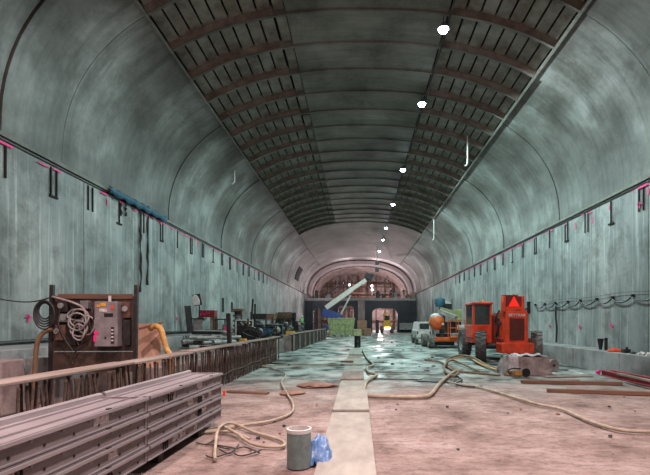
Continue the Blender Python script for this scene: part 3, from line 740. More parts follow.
MB().box((-.1,0,.12),(.34,.22,.2)).build('motor',m_bhose,t,bevel=.04); MB().box((-.1,-.115,.14),(.2,.01,.1)).build('motor_cover',m_yhose,t); MB().cyl((.22,-.04,.14),(.22,.0,.14),.14,18).build('blade_guard',m_black,t,True); MB().tube(smoothpath([(-.3,0,.1),(-.36,0,.22),(-.2,0,.28),(.05,0,.26)]),.022,8).build('handle',m_black,t,True); MB().box((.06,.02,.12),(.25,.1,.08)).build('arm',m_black,t)
t=thing('cable_roll','round pale roll standing beside the concrete block','roll',(P(552,370,15.6).x,15.6,0),R(15))
MB().lathe([(.05,-.12),(.2,-.12),(.21,-.08),(.21,.08),(.2,.12),(.05,.12),(.05,-.12)],(0,0,.205),'Y',20).build('roll_body',m_rubble,t,True); MB().lathe([(0,-.10),(.06,-.10),(.06,.1),(0,.1)],(0,0,.205),'Y',12).build('core',m_dark,t)

# ------------------------------------------------------------------ wheels
def wheel(parent,loc,r,wd,tyre,lugs=18,steer=0):
    w_=MB().lathe([(r*.52,-wd*.40),(r*.80,-wd*.5),(r*.93,-wd*.47),(r*.965,-wd*.3),(r*.965,wd*.3),(r*.93,wd*.47),(r*.80,wd*.5),(r*.52,wd*.40),(r*.52,-wd*.40)],(0,0,0),'X',28).build('tyre',tyre,parent,True)
    w_.location=loc; w_.rotation_euler.z=steer
    lg=MB()
    for i in range(lugs):
        for s in (-1,1):
            a=2*pi*(i+(.5 if s>0 else 0))/lugs
            c=Vector((s*wd*.24,cos(a)*r*.965,sin(a)*r*.965)); t_=Vector((0,-sin(a),cos(a)))
            p0=Vector((s*wd*.49,0,0))+Vector((0,cos(a),sin(a)))*r*.955-t_*r*.07; p1=Vector((0,cos(a),sin(a)))*r*.975+t_*r*.07
            lg.bar(p0,p1,r*.085,r*.07,up=Vector((0,cos(a),sin(a))))
    lg.build('tread',tyre,w_)
    MB().lathe([(0,-wd*.2),(r*.2,-wd*.22),(r*.25,-wd*.30),(r*.48,-wd*.34),(r*.53,-wd*.42),(r*.53,wd*.42),(r*.48,wd*.34),(r*.25,wd*.3),(0,wd*.26)],(0,0,0),'X',24).build('rim',m_rim,w_,True)
    return w_
# ------------------------------------------------------------------ red telehandler seen from behind
t=thing('telehandler','orange red telehandler with cab at left, seen from behind','construction vehicle',(6.45,19.3,0),0)
for x,y in ((-1.22,0),(1.16,0),(-1.22,3.0),(1.22,3.0)): wheel(t,(x,y,.665),.66,.45,m_tyre if x<0 else m_tyred,18,0 if y else R(-16 if x<0 else -19))
MB().box((0,1.5,.82),(1.25,4.6,.42)).build('chassis',m_dred,t,bevel=.03)
for y in (0,3): MB().cyl((-1.05,y,.665),(1.05,y,.665),.12,12).build('axle',m_dark,t)
hx=.02
MB().prism([(-.52+hx,.80),(.42+hx,.80),(.40+hx,2.10),(.34+hx,2.17),(-.44+hx,2.17),(-.50+hx,2.10)],-1.0,-.2).build('engine_hood',m_red,t,bevel=.02)
MB().prism([(-.68+hx,.42),(.60+hx,.42),(.62+hx,.80),(.54+hx,.86),(-.64+hx,.86),(-.70+hx,.80)],-1.12,-.3).build('counterweight',m_red,t,bevel=.03)
MB().box((.05,.6,1.35),(.8,1.6,1.1)).build('engine_bay',m_dark,t,bevel=.04)
gr=MB().box((-.05+hx,-1.005,1.40),(.60,.02,.90)).build('grille',m_grille,t)
sl=[MB().box((-.05+hx,-1.02,1.04+i*.09),(.56,.02,.03)).build('grille_slat',m_dred,gr) for i in range(9)]
tc_=bpy.data.curves.new('lettering','FONT'); tc_.body='SKYTRAK'; tc_.size=.15; tc_.extrude=.004; tc_.align_x='CENTER'; tc_.space_character=1.15; tc_.offset=.004
to=bpy.data.objects.new('lettering_tmp',tc_); COL.objects.link(to); bpy.context.view_layer.update()
me=bpy.data.meshes.new_from_object(to.evaluated_get(bpy.context.evaluated_depsgraph_get())); bpy.data.objects.remove(to)
me.materials.clear(); me.materials.append(m_white); o=bpy.data.objects.new('lettering',me); COL.objects.link(o); o.parent=t; o.location=(-.05+hx,-1.012,1.93); o.rotation_euler=(pi/2,0,0)
# boom and head
MB().bar((.28,-.45,2.15),(.28,4.2,1.75),.42,.44).build('boom',m_dred,t,bevel=.02)
MB().box((-.14,-.72,2.48),(.80,.38,.56)).build('boom_pivot',m_dred,t,bevel=.03)
for x in (-.52,.24): MB().box((x,-.80,2.44),(.10,.36,.66)).build('pivot_cheek',m_red,t,bevel=.02)
MB().box((-.14,-.92,2.26),(.72,.05,.12)).build('pivot_plate',m_red,t)
tr=MB().prism([(-.22,-.17),(.24,-.17),(.01,.26)],-.015,.015).build('warning_triangle',m_tri,t); tr.location=(-.14,-.95,2.50); tr['label']='glowing red warning triangle'
MB().prism([(-.30,-.22),(.32,-.22),(.01,.36)],-.012,.012).build('triangle_border',m_dred,t).location=(-.14,-.93,2.50)
MB().box((-.26,-.76,2.78),(.60,.3,.05)).build('pivot_cap',m_dred,t)
# cab at the left
cb=(-1.04,1.1); W=.86; D=1.3
MB().box((cb[0],cb[1],1.18),(W,D,.80)).build('cab_body',m_red,t,bevel=.02)
for sx in (-1,1):
    for sy in (-1,1): MB().box((cb[0]+sx*(W/2-.05),cb[1]+sy*(D/2-.05),2.02),(.09,.09,.95)).build('cab_post',m_red,t)
MB().box((cb[0],cb[1],2.52),(W+.08,D+.1,.10)).build('cab_roof',m_red,t,bevel=.03)
MB().box((cb[0],cb[1],2.58),(W-.1,D-.1,.03)).build('roof_panel',m_white,t)
MB().box((cb[0],cb[1]-D/2+.03,2.02),(W-.16,.02,.88)).build('rear_window',m_glass,t)
MB().box((cb[0]-W/2+.03,cb[1],2.02),(.02,D-.16,.88)).build('side_window',m_glass,t)
MB().box((cb[0]+W/2-.03,cb[1],2.02),(.02,D-.16,.88)).build('side_window',m_glass,t)
MB().box((cb[0],cb[1]+D/2-.03,2.02),(W-.16,.02,.88)).build('front_window',m_glass,t)
MB().box((cb[0]-.1,cb[1]+.1,1.75),(.45,.12,.5)).build('seat',m_black,t,bevel=.03)
MB().lathe([(0,0),(.06,0),(.06,.10),(.04,.13),(0,.13)],(cb[0]+.22,cb[1],2.59),n=12).build('beacon',m_yel,t,True)
MB().box((cb[0]-W/2-.02,cb[1]-.1,1.0),(.05,1.2,.06)).build('step_rail',m_dred,t)
for x,y in ((-1.22,0),(1.22,0)):
    fd=MB(); vs=[]; n=10
    for i in range(n+1):
        a=pi*.12+pi*.76*i/n; vs+=[(x-.25,y+cos(a)*.74,.665+sin(a)*.72),(x+.25,y+cos(a)*.74,.665+sin(a)*.72)]
for q_ in (((-.5,-.5,1.7),(-.62,-.2,1.2),(-.45,.1,.9)),((-.52,-.3,2.2),(-.6,0,1.8),(-.5,.3,1.3)),((.62,-.4,2.2),(.72,-.1,1.7),(.6,.2,1.2))):
    MB().tube(smoothpath(q_),.03,6).build('hydraulic_hose',m_bcable,t,True)
MB().box((-.56,.4,1.5),(.14,.7,1.0)).build('side_tank',m_dred,t,bevel=.03)
MB().bar((.35,-.6,2.1),(.60,-.6,2.35),.04).build('mirror_arm',m_black,t); MB().box((.60,-.6,2.30),(.15,.06,.5)).build('mirror',m_black,t,bevel=.02)
MB().bar((.52,-.55,2.0),(.52,-.3,.8),.05).build('guard_bar',m_dark,t)

# ------------------------------------------------------------------ orange boom lift behind it
Yl=29.5
def BP(px,py,Y=Yl,o=None): p=P(px,py,Y); return Vector((p.x-bl.x,p.y-bl.y,p.z))
bl=Vector((P(446,340,Yl).x,Yl,0))
t=thing('boom_lift','orange articulated boom lift with rounded hood, left of the telehandler','construction vehicle',bl,0)
for px,dy in ((431,0),(424.5,2.3),(464,0),(461,2.3)): 
    X=P(px,340,Yl+dy).x-bl.x; wheel(t,(X,dy,.44),.44,.40,m_tyred,16)
MB().box((.15,1.1,.56),(1.9,2.9,.28)).build('chassis',m_org,t,bevel=.03)
MB().box((.2,-.36,.60),(1.75,.14,.22)).build('bumper',m_org,t,bevel=.02)
MB().cyl((0,1.0,.7),(0,1.0,.92),.5,20).build('turntable',m_dark,t)
hd=BP(438.5,322.5)
MB().lathe([(0,-.62),(.28,-.6),(.42,-.48),(.5,-.25),(.52,0),(.5,.25),(.42,.48),(.28,.6),(0,.62)],(0,0,0),'Y',20).build('hood',m_org,t,True).location=(hd.x,.7,hd.z)
MB().lathe([(0,.0),(.4,0),(.46,.1),(.40,.26),(.2,.36),(0,.38)],(hd.x,.7,hd.z+.25),n=18).build('hood_top',m_white,t,True)
MB().cyl((hd.x+.3,.08,hd.z-.1),(hd.x+.3,.06,hd.z-.1),.08,14).build('round_badge',m_white,t)
MB().box((.55,.6,1.35),(1.0,.9,.75)).build('engine_cover',m_dark,t,bevel=.05)
MB().bar(BP(441,311)+Vector((0,.5,0)),BP(455,318)+Vector((0,-.4,0)),.32,.28).build('upper_boom',m_rim,t,bevel=.02)
MB().bar(BP(443,309)+Vector((0,.9,0)),BP(463,314)+Vector((0,.9,0)),.28,.28).build('lower_boom',m_ygreen,t,bevel=.02)
MB().box(BP(461,315)+Vector((0,.8,0)),(.42,.3,.8)).build('counter_plate',m_ygreen,t,bevel=.03)
# basket of rails
a=BP(448,341); b=BP(464,341); zt=BP(456,320).z
for x in (a.x,(a.x+b.x)/2,b.x):
    for y in (-.75,-.05): MB().cyl((x,y,.72),(x,y,zt),.028,6).build('basket_post',m_org,t)
for z in (zt,(zt+.8)/2,):
    for y in (-.75,-.05): MB().cyl((a.x,y,z),(b.x,y,z),.028,6).build('basket_rail',m_org,t)
    for x in (a.x,b.x): MB().cyl((x,-.75,z),(x,-.05,z),.028,6).build('basket_rail',m_org,t)
MB().box(((a.x+b.x)/2,-.4,.72),(b.x-a.x,.74,.05)).build('basket_floor',m_org,t)
MB().box((b.x-.35,-.6,1.35),(.45,.12,.32)).build('control_box',m_white,t,bevel=.02)
# blue-wrapped machine behind boom lift
Ym=33.5
p0=P(440,303,Ym)
t=thing('blue_topped_mast','dark mast with blue wrapped top and grey box behind the boom lift','drilling machine',(p0.x,Ym,0),0)
MB().lathe([(0,-.3),(.3,-.28),(.42,0),(.36,.3),(.15,.4),(0,.4)],(0,0,p0.z),n=16).build('wrapped_head',m_teal,t,True)
MB().bar((.1,0,p0.z+.1),(.75,0,p0.z-.2),.36,.34).build('white_arm',m_white,t,bevel=.03)
MB().box((.55,.05,p0.z-.3),(.55,.5,.5)).build('head_box',m_black,t,bevel=.03)
MB().box((.15,0,p0.z/2-.1),(.4,.4,p0.z-.2)).build('mast',m_dark,t); MB().box((.2,0,.25),(1.4,1.6,.5)).build('base',m_dark,t)
for px in (433,452):
    o=MB(); Y=35; a=P(px,299,Y); o.cyl((a.x,Y,0),(a.x,Y,a.z),.03,6); o=o.build('guard_pole',m_dark); tag(o,'thin dark pole %s the blue topped mast'%('left of' if px==433 else 'right of'),'pole')
# pale truck at far left of it
p0=P(423,330,34.5)
t=thing('pale_pickup','pale dusty utility truck partly hidden left of the boom lift','truck',(p0.x,35,0),0)
MB().prism([(-.55,.45),(.6,.45),(.6,1.05),(.52,1.1),(.45,1.72),(-.38,1.72),(-.50,1.1),(-.55,1.05)],-1.0,2.2).build('body',m_white,t,bevel=.05)
MB().box((.02,-1.01,1.38),(.72,.03,.42)).build('rear_window',m_glass,t)
for x in (-.5,.5):
    for y in (-.5,1.7): wheel(t,(x,y,.36),.36,.22,m_tyred,12)
MB().box((0,-1.05,.5),(1.15,.12,.14)).build('bumper',m_rim,t,bevel=.02)
for x in (-.48,.48): MB().box((x,-1.02,.9),(.1,.03,.2)).build('tail_lamp',m_dred,t)

# ------------------------------------------------------------------ walkway of board sheets
edges=[(5.0,.0),(8.2,.0),(10.4,0),(12.6,0),(15.0,0),(17.6,0),(20.2,0),(22.8,0),(25.4,0),(28.4,0)]
y=2.6; k=0
YS=[3.2,5.75-.05,8.22,10.5,12.4,14.4,16.9,19.6,22.2,24.8,27.8]
def wx(Y):  # centre of the boards in X
    py=322+765/Y; l=320+(455-py)*.29; r=373-(455-py)*.118; return ((l+r)/2-PX0)*Y/F, (r-l)*Y/F
for i,(a,b) in enumerate(zip([2.4,8.22,10.6,12.7,14.6,17.0,19.6,22.2,24.8],[8.22,10.6,12.7,14.6,17.0,19.6,22.2,24.8,27.6])):
    ca,wa=wx(max(a,5.2)); cb_,wb_=wx(b); wa=min(max(wa,.62),.72)
    if a<5: ca=-.16
    m=MB(); jx=random.uniform(-.02,.02); z0=.035+(.05 if i%2 else 0)
    mid=Vector(((ca+cb_)/2,(a+b)/2,0)); ang=math.atan2(cb_-ca,b-a); L=b-a-.01
    o=MB().box((0,0,0),(wa,L,.045),rx=R(.25 if i%2 else 0)).build('walkway_board',m_board if i<3 or i%3 else m_plank,bevel=.006)
    o.location=(mid.x+jx,mid.y,z0); o.rotation_euler.z=-ang
    if i in (1,3): MB().box((0,-L/2+.03,-.045),(wa-.01,.05,.05)).build('edge_shadow',m_dark,o)  # dark strip put in as the shadow under the board's near edge
    names=['nearest','second','third','fourth','fifth','sixth','seventh','eighth','farthest']
    tag(o,f'{names[i]} pale plywood board of the centre walkway strip','walkway board','walkway boards')
o=MB().box((0,0,.03),(.5,.35,.05)).build('board_offcut',m_timber); o.location=(G(347,365).x,G(347,365).y,.115); tag(o,'dark brown offcut lying across the far walkway boards','offcut')
# ------------------------------------------------------------------ sleeve, blue bag
c=G(299,466)
t=thing('pipe_sleeve','upright grey pipe sleeve with white rim in front foreground','pipe',(c.x,c.y,0),0)
MB().lathe([(.143,0),(.143,.44),(.130,.445),(.128,.44),(.128,0.02),(0,.02)],n=28).build('tube',m_sleeve,t,True)
MB().lathe([(.146,.405),(.147,.447),(.128,.449),(.126,.38),(.128,.36)],n=28).build('rim',m_white,t,True)
MB().lathe([(0,0),(.127,0),(.127,.012),(0,.012)],(0,0,.36),n=24).build('inner_cap',m_board,t,True)
MB().box((.1,-.05,.42),(.05,.04,.03)).build('notch_clip',m_rust,t)
from mathutils import noise as nz
m=MB(); vs=[]; n=16; c=G(309,461)
for i in range(n+1):
    for j in range(n+1):
        u,v=i/n-.5,j/n-.5
        h=.30*(1-min(1,(abs(u)*1.9)**2.4))*(1-min(1,(abs(v)*1.9)**2.2))+.09*nz.noise(Vector((u*7,v*7,2)))+.04*nz.noise(Vector((u*17,v*17,5)))
        vs.append((c.x+.13+u*.30,c.y+v*.40-.02,max(.008,h)))
m.add(vs,[(i*(n+1)+j,(i+1)*(n+1)+j,(i+1)*(n+1)+j+1,i*(n+1)+j+1) for i in range(n) for j in range(n)])
o=m.build('plastic_bag',m_tarp,smooth=False); s=o.modifiers.new('s','SOLIDIFY'); s.thickness=.006; tag(o,'crumpled pale blue plastic bag between pipe sleeve and walkway','plastic bag')

# ------------------------------------------------------------------ hoses
def hose(pix,r,mat,label,name='floor_hose',zoff=0,lift=None):
    pts=[]
    for i,q in enumerate(pix):
        p=G(q[0],q[1]); p.z=r+.012+(q[2] if len(q)>2 else 0)+zoff; pts.append(p)
    o=MB().tube(smoothpath(pts,8),r,8).build(name,mat,smooth=True); return tag(o,label,'hose')
hose([(362.6,351),(367,359.5),(373.4,366),(367,369),(369,374.5),(376.6,376.7),(367,383),(363.3,394),(366,398),(389.5,399.3),(421.8,399.3),(431.5,396),(439,386.4),(447,379),(454,373.5),(462,371)],.045,m_hose,'thick tan hose looping from the walkway to the brown hose tangle')
hose([(448,383),(455,385),(475,388),(497.7,394),(534.6,405.4),(562,411.5),(590,423.8),(617.7,432),(648,434.5),(680,433)],.028,m_hose,'long thin hose running to the right picture edge')
hose([(425,361,0),(440,363),(446,367),(455,372),(470,374),(500,377)],.04,m_bhose,'brown hose crossing left part of the tangle')
hose([(500,371),(486,368,.06),(472,361,.12),(458,358,.06),(447,361,0),(449,368,.04),(458,373),(452,378),(444,371,.08),(452,364,.1),(466,368,.04),(482,374)],.042,m_bhose,'tangled brown hose in loops left of the concrete block')
hose([(452,360),(468,359,.05),(480,366,.04),(497,372,.02),(508,376)],.035,m_yhose,'ochre hose on top of the hose tangle')
hose([(456,376),(462,381),(456,386,.02),(468,388),(482,388)],.025,m_bcable,'short black hose below the hose tangle')
hose([(340,366),(302,365.5),(285,366),(262,367),(272,369.5),(285,375),(281.5,384),(287,395),(293,406),(290.7,415),(272,422.7),(246.4,427),(224,431),(205,434),(180,436)],.024,m_hose,'long tan hose winding from the walkway to the panel stack')
hose([(215,462),(215,452),(218.8,437.5,.10),(231.7,429,.06),(253.8,434),(281.5,443),(281,449),(254,447),(235,438,.05),(222,432,.05),(205,432)],.021,m_hose,'tan hose looped on the floor beside the panel stack')
hose([(188,437),(210,434),(232,436,.03),(250,441)],.018,m_hose,'short tan hose end lying right of the metal panel stack')
hose([(236,365),(262,364),(290,366)],.03,m_bcable,'thin dark hose at the foot of starter bars')
q=random.Random(31)
for i in range(7):
    a=q.uniform(196,240); b=q.uniform(442,462); hose([(a,b),(a+q.uniform(6,16),b+q.uniform(-4,4)),(a+q.uniform(18,30),b+q.uniform(-5,5))],.009,m_dark,'thin dark wire scrap on the floor beside the panel stack','wire_scrap')['group']='wire scraps on the floor'
# floor debris
board('timber_plank',m_timber,(228,392),(268,394),.16,.05,'short brown plank on the floor right of the panel stack','timber')
board('steel_plate',m_dark,(420,379),(456,381),.9,.012,'dark flat steel plate left of the hose tangle','steel plate')
board('lath',m_plank,(375,372),(408,373),.10,.03,'thin lath across the floor right of the walkway','lath')
board('lath',m_dark,(372,379),(422,380),.05,.03,'thin dark rod across the floor right of the walkway','rod')
m=rock(.55,77,.12).build('mud_mound',m_mud,smooth=True); c=G(316,386); m.location=(c.x,c.y,.03); m.scale=(.95,.8,1); tag(m,'low orange brown mud mound left of the walkway','mud mound')
m=rock(.32,81,.14).build('mud_mound',m_mud,smooth=True); c=G(290,391); m.location=(c.x+.12,c.y-.35,.02); tag(m,'smaller brown mud mound left of the larger mound','mud mound')
for i in range(48):
    if i<26: c=G(q.uniform(230,340),q.uniform(385,455))
    else: c=G(q.uniform(380,640),q.uniform(395,455))
    r=q.uniform(.008,.035)
    o=rock(r,i+100,.7).build('pebble',q.choice((m_rubble,m_dark,m_mud))); o.location=(c.x,c.y,r*.3); tag(o,'small loose stone on the near floor','stone','loose stones on the near floor')
for i in range(30):
    c=G(q.uniform(375,440),q.uniform(340,372)); r=q.uniform(.04,.10)
    o=rock(r,i+200,.5).build('floor_rubble',q.choice((m_dark,m_rubble,m_plank))); o.location=(c.x,c.y,r*.2); tag(o,'lump of rubble on the wet middle floor','rubble','rubble on the wet floor')

# ------------------------------------------------------------------ middle distance
c=G(357.5,347)
t=thing('site_drum','dark drum under a pale green crate at the walkway end','drum',(c.x,c.y,0),0)
MB().lathe([(0,0),(.21,0),(.23,.03),(.21,.06),(.21,.3),(.23,.33),(.21,.36),(.21,.72),(.23,.75),(0,.76)],n=20).build('drum_body',m_black,t,True)
t=thing('green_crate','pale green crate on top of the dark drum','crate',(c.x-.02,c.y,.765),R(5))
MB().box((0,0,.04),(.56,.5,.06)).build('bottom',m_ygreen,t)
for s in (-1,1):
    MB().box((s*.26,0,.25),(.04,.5,.38)).build('side',m_ygreen,t,bevel=.005); MB().box((0,s*.23,.25),(.56,.04,.38)).build('side',m_ygreen,t,bevel=.005)
MB().box((0,0,.40),(.46,.4,.1)).build('load',m_white,t)
# skip
Ys=56.
c=P(341.5,330,Ys)
t=thing('waste_skip','yellow green steel skip in front of the blue boom lift','skip',(c.x,Ys,0),0)
W=3.4
MB().prism([(-W/2+.3,.1),(W/2-.3,.1),(W/2,2.15),(-W/2,2.15)],-1.0,1.0).build('tub',m_ygreen,t,bevel=.03)
for z in (.8,1.5,2.15): MB().box((0,-1.03,z),(W-.1-(2.15-z)*.28,.09,.12)).build('rim_rail',m_ygreen,t)
for x in (-1.2,-.6,0,.6,1.2): MB().box((x,-1.04,1.15),(.09,.09,1.9)).build('rib',m_ygreen,t)
for x in (-1,1): MB().box((x,0,.08),(.2,1.9,.16)).build('runner',m_dark,t)
for i in range(14):
    q2=random.Random(i+300); r=q2.uniform(.15,.33)
    o=rock(r,i+300,.7).build('rubble_lump',q2.choice((m_white,m_rubble,m_plank,m_scrap))); o.location=(c.x-1.9+(i%5)*.75,Ys-2.6-(i//5)*1.1,r*.25); tag(o,f"rubble lump before the skip, {['first','second','third','fourth','fifth'][i%5]} from left in {['rear','middle','front'][i//5]} row",'rubble','rubble heap before the skip')
for i,(px,py,w_,h_) in enumerate(((361,322,1.2,1.1),(362,328,1.5,.8),(367,326,.9,.9))):
    c2=P(px,py,58+i*.5); o=MB().box((0,0,h_/2),(w_,1.0,h_)).build('material_crate',m_crate,bevel=.02); o.location=(c2.x,58-i*1.2,0 if i else 1.02)
    o.location.z=0 if i else .805; tag(o,['brown crate on top of the pair right of skip','wide brown crate right of the skip','small brown crate farthest right of the skip'][i],'crate')
c2=P(362,328,58); COL.objects['material_crate'].location=(c2.x,56.8,.80)
# blue boom lift with raised white boom
Yv=64.
def V(px,py,dy=0): p=P(px,py,Yv); return Vector((p.x-bv.x,dy,p.z))
bv=P(333,330,Yv); bv.z=0
t=thing('boom_lift','blue boom lift with long white boom raised to the right','construction vehicle',bv,0)
for x in (-1.2,1.2):
    for y in (-1.3,1.3): wheel(t,(x,y,.6),.6,.4,m_tyre,14)
MB().box((0,0,1.0),(2.2,3.6,.5)).build('chassis',m_blue,t,bevel=.05)
MB().cyl((0,0,1.2),(0,0,2.3),.6,18).build('turntable',m_dark,t)
MB().prism([(-1.6,2.9),(-1.3,2.4),(1.3,2.2),(1.45,2.6),(.2,3.2),(-1.4,3.6)],-.7,.7).build('superstructure',m_blue,t,bevel=.06)
MB().bar(V(326,308,-.2),V(352,289.5,-.2),.72,.66).build('boom',m_cream,t,bevel=.03)
MB().bar(V(351,290,-.2),V(366,280,-.2),.56,.54).build('boom_extension',m_cream,t,bevel=.03)
MB().bar(V(341,314),V(350.5,295.5),.22,.22).build('lift_cylinder',m_white,t)
MB().box(V(369,277,-.2),(1.1,.9,.8),ry=R(30)).build('boom_head',m_black,t,bevel=.08); MB().box(V(372,275.5,-.2),(.5,1.2,.4)).build('cage',m_dark,t)
# yellow loader at the opening
Ye=69.
c=P(387,333,Ye)
t=thing('yellow_loader','small yellow loader facing camera at the lit opening','construction vehicle',(c.x,Ye,0),0)
for x in (-.75,.75):
    for y in (-.3,1.6): wheel(t,(x,y,.55),.55,.4,m_tyre,14)
MB().box((0,.6,1.0),(1.2,2.6,.7)).build('body',m_yel,t,bevel=.05); MB().box((0,-.6,1.5),(1.05,.7,.9)).build('hood',m_yel,t,bevel=.06)
for sx in (-1,1):
    for sy in (0,1.1): MB().box((sx*.45,.2+sy,2.3),(.09,.09,1.0)).build('cab_post',m_yel,t)
MB().box((0,.75,2.85),(1.1,1.4,.12)).build('cab_roof',m_yel,t,bevel=.03); MB().box((0,.8,2.25),(.8,.9,.8)).build('cab_glass',m_glass,t)
MB().lathe([(0,0),(.12,0),(.12,.15),(0,.18)],(-.2,.5,2.92),n=10).build('beacon',m_yel,t); MB().box((0,-.98,.75),(.85,.05,.28)).build('headlamp_bar',m_wlamp,t)
MB().box((-1.5,-.1,1.0),(.5,.5,2.0)).build('side_cabinet',m_dark,t)

# ------------------------------------------------------------------ mezzanine structure across the cavern
YM=73.; ZD=5.55
mz=thing('mezzanine','dark steel and concrete mezzanine across the far end of the cavern','mezzanine',(0,YM,0),0)
MB().box((XC,1.5,ZD-.22),(2*A-.1,3.0,.40)).build('deck',m_slab,mz)
e=MB().box((XC,-.05,ZD-.15),(2*A-.1,.12,.34)).build('edge_beam',m_scrap,mz)
def arch(x0,x1,z1,y0,y1,top):
    n=12; r=(x1-x0)*.22; pl=[(x0,0)]
    for i in range(n//2+1): a=pi-pi/2*i/(n//2); pl.append((x0+r+r*cos(a),z1-r+r*sin(a)))
    for i in range(n//2+1): a=pi/2-pi/2*i/(n//2); pl.append((x1-r+r*cos(a),z1-r+r*sin(a)))
    pl.append((x1,0)); m=MB(); vs=[]
    outer=[(x0-1e-4,0)]+[(x,top) for x,z in pl[1:-1]]+[(x1+1e-4,0)]
    k=len(pl)
    for y in (y0,y1):
        for (a,b) in pl: vs.append((a,y,b))
        for (a,b) in outer: vs.append((a,y,b))
    fs=[]
    for s in (0,2*k):
        for i in range(k-1): fs.append((s+i,s+i+1,s+k+i+1,s+k+i))
    for i in range(k-1): fs.append((i,i+1,2*k+i+1,2*k+i))
    return m.add(vs,fs)
def mx(px,Y=YM): return (px-PX0)*Y/F
segs=[(305,313,None,m_navy),(313,334,'arch',m_navy),(334,338,None,m_navy),(338,354,'arch',m_navy),(354,358,None,m_navy),(358,365,None,m_pinkwall),(365,372,None,m_navy),(372,397.5,'arch',m_navy),(397.5,417,None,m_navy)]
for a,b,k,mt in segs:
    xa,xb=mx(a),mx(b)
    if k: arch(xa,xb,3.9 if b-a>20 else 4.3,0,1.4,ZD-.42).build('arched_bay',mt,mz)
    else: MB().box(((xa+xb)/2,.7,(ZD-.42)/2),(xb-xa,1.4,ZD-.42)).build('pier',mt,mz)
for px in (308,312,322,335,345,356,366,371,400,405,410,415): MB().box((mx(px),-.12,2.6),(.18,.16,5.1)).build('steel_column',m_dark if px%2 else m_navy,mz)
for z in (1.5,3.2): MB().box((mx(408),-.2,z),(2.6,.1,.12)).build('brace',m_dark,mz); MB().box((mx(311),-.2,z),(1.8,.1,.12)).build('brace',m_dark,mz)
MB().box((mx(406),-.6,1.0),(2.2,.5,1.1)).build('panel',m_scrap,mz)
for i in range(24):
    px=314+i*4.2
    if 350<px<372: continue
    MB().cyl((mx(px),.1,ZD),(mx(px),.1,ZD+1.05),.03,6).build('rail_post',m_dark,mz)
MB().box((XC,.1,ZD+1.05),(16,.05,.05)).build('handrail',m_dark,mz)
# things on the deck
q=random.Random(8)
mats=[m_dark,m_rust,m_scrap,m_crate,m_plank,m_timber]
slots=[316,322,328,334,340,346,378,384,396,409,414]
what=['dark squat','rusty','grey','brown','pale wooden','ochre']
for i,px in enumerate(slots):
    w_,h_=q.uniform(.5,.9),q.uniform(.4,1.3)
    m=MB().box((0,0,h_/2),(w_,.7,h_)); m.box((q.uniform(-.1,.1),0,h_+.08),(w_*.6,.4,.16)); o=m.build('deck_crate',mats[i%6],bevel=.03); o.location=(mx(px),YM+1.1+(i%2)*.9,ZD-.02)
    tag(o,f"{what[i%6]} crate on the mezzanine deck, {'left of the raised boom' if px<350 else 'right of the lit centre'}",'crate','gear on the mezzanine deck')
dsl=Vector((XC,YM+2.6,ZD-.02))
for i,(pa,pb) in enumerate((((322,297),(345,281)),((333,297),(340,272)),((346,297),(348,276)),((376,297),(388,276)),((396,297),(388,280)),((365,297),(366,272)))):
    a_=P(*pa,YM+2.6)-mz.location; b_=P(*pb,YM+2.6)-mz.location; a_.z=dsl.z
    MB().bar(a_,b_,.14).build('scaffold_pole',m_plank if i%2 else m_dark,mz)
# narrower lined arch and end face beyond
def ring(y0,y1,k,th,mat,name,par,zc=.0,n=28):
    m=MB(); vs=[]
    for i in range(n+1):
        p=prof(pi*i/n); x=XC+(p.x-XC)*k; z=ZS+(p.z-ZS)*k+zc; x2=XC+(p.x-XC)*(k+th); z2=ZS+(p.z-ZS)*(k+th)+zc
        vs+=[(x,y0,z),(x,y1,z),(x2,y1,z2),(x2,y0,z2)]
    fs=[(4*i+j,4*i+(j+1)%4,4*i+4+(j+1)%4,4*i+4+j) for i in range(n) for j in range(4)]
    return m.add(vs,fs).build(name,mat,par,True)
er=struct(MB().box((XC,97.2,6),(22,.4,14)).build('wall_front',m_pinkwall))
for a,b,k,mt in ((73.0,76,1.0,m_membrane),(76,80,.965,m_pinkwall),(80,84,.985,m_membrane),(84,88,.955,m_pinkwall),(88,97,.97,m_pinkwall)):
    ring(a,b-.02,k,.09,mt,'lining_ring',er)
for s in (-1,1): MB().box((XC+s*(A+.15),85,3.2),(.3,24,6.5)).build('side_wall',m_navy,er)
# end face steel frame
for i in range(9): MB().box((XC-7+i*1.75,96.4,5.5),(.22,.3,10.5)).build('soldier_beam',m_rust,er)
for z in (2,4.5,7,9.2): MB().box((XC,96.2,z),(16.5,.3,.25)).build('waler',m_rust,er)
t=thing('work_platform','tall brown scaffold platform in the lit end of cavern','scaffold',(-.3,88,0),0)
for x in (-1.2,-.3,.6,1.5):
    for y in (0,1.5): MB().cyl((x,y,0),(x,y,9.8),.07,6).build('upright',m_rust,t)
for z in (2,4,5.8,7.4,9): MB().box((.15,.75,z),(3.2,1.7,.1)).build('platform',m_crate,t)
MB().box((.1,.9,8.2),(1.8,.8,1.4)).build('tool_cabin',m_rust,t,bevel=.03)
for i,(x,y,z) in enumerate(((-1.8,84,8.6),(2.4,84,8.4),(2.45,84,7.7))):
    t=thing('work_lamp',['pinkish work lamp left of boom head above the mezzanine','upper work lamp of the pair right of the boom head','lower work lamp of the pair right of the boom head'][i],'lamp',(x,y-.3,z),0)
    MB().lathe([(0,-.12),(.16,-.10),(.20,0),(0,0)],(0,0,0),'Y',14).build('lens',m_wlamp,t,True); MB().lathe([(.21,-.02),(.22,.1),(.1,.2),(0,.2)],(0,0,0),'Y',14).build('housing',m_dark,t,True)
    if i!=1: MB().cyl((0,.15,.1),(0,.15,-z),.04,6).build('stand',m_dark,t)
# dark plate put in for the darkness of an opening in the left haunch
o=patch(tX(-8.75),tX(-8.05),61,64.5,-.07,.08,6).build('dark_opening_patch',m_slot,ceil,smooth=True)
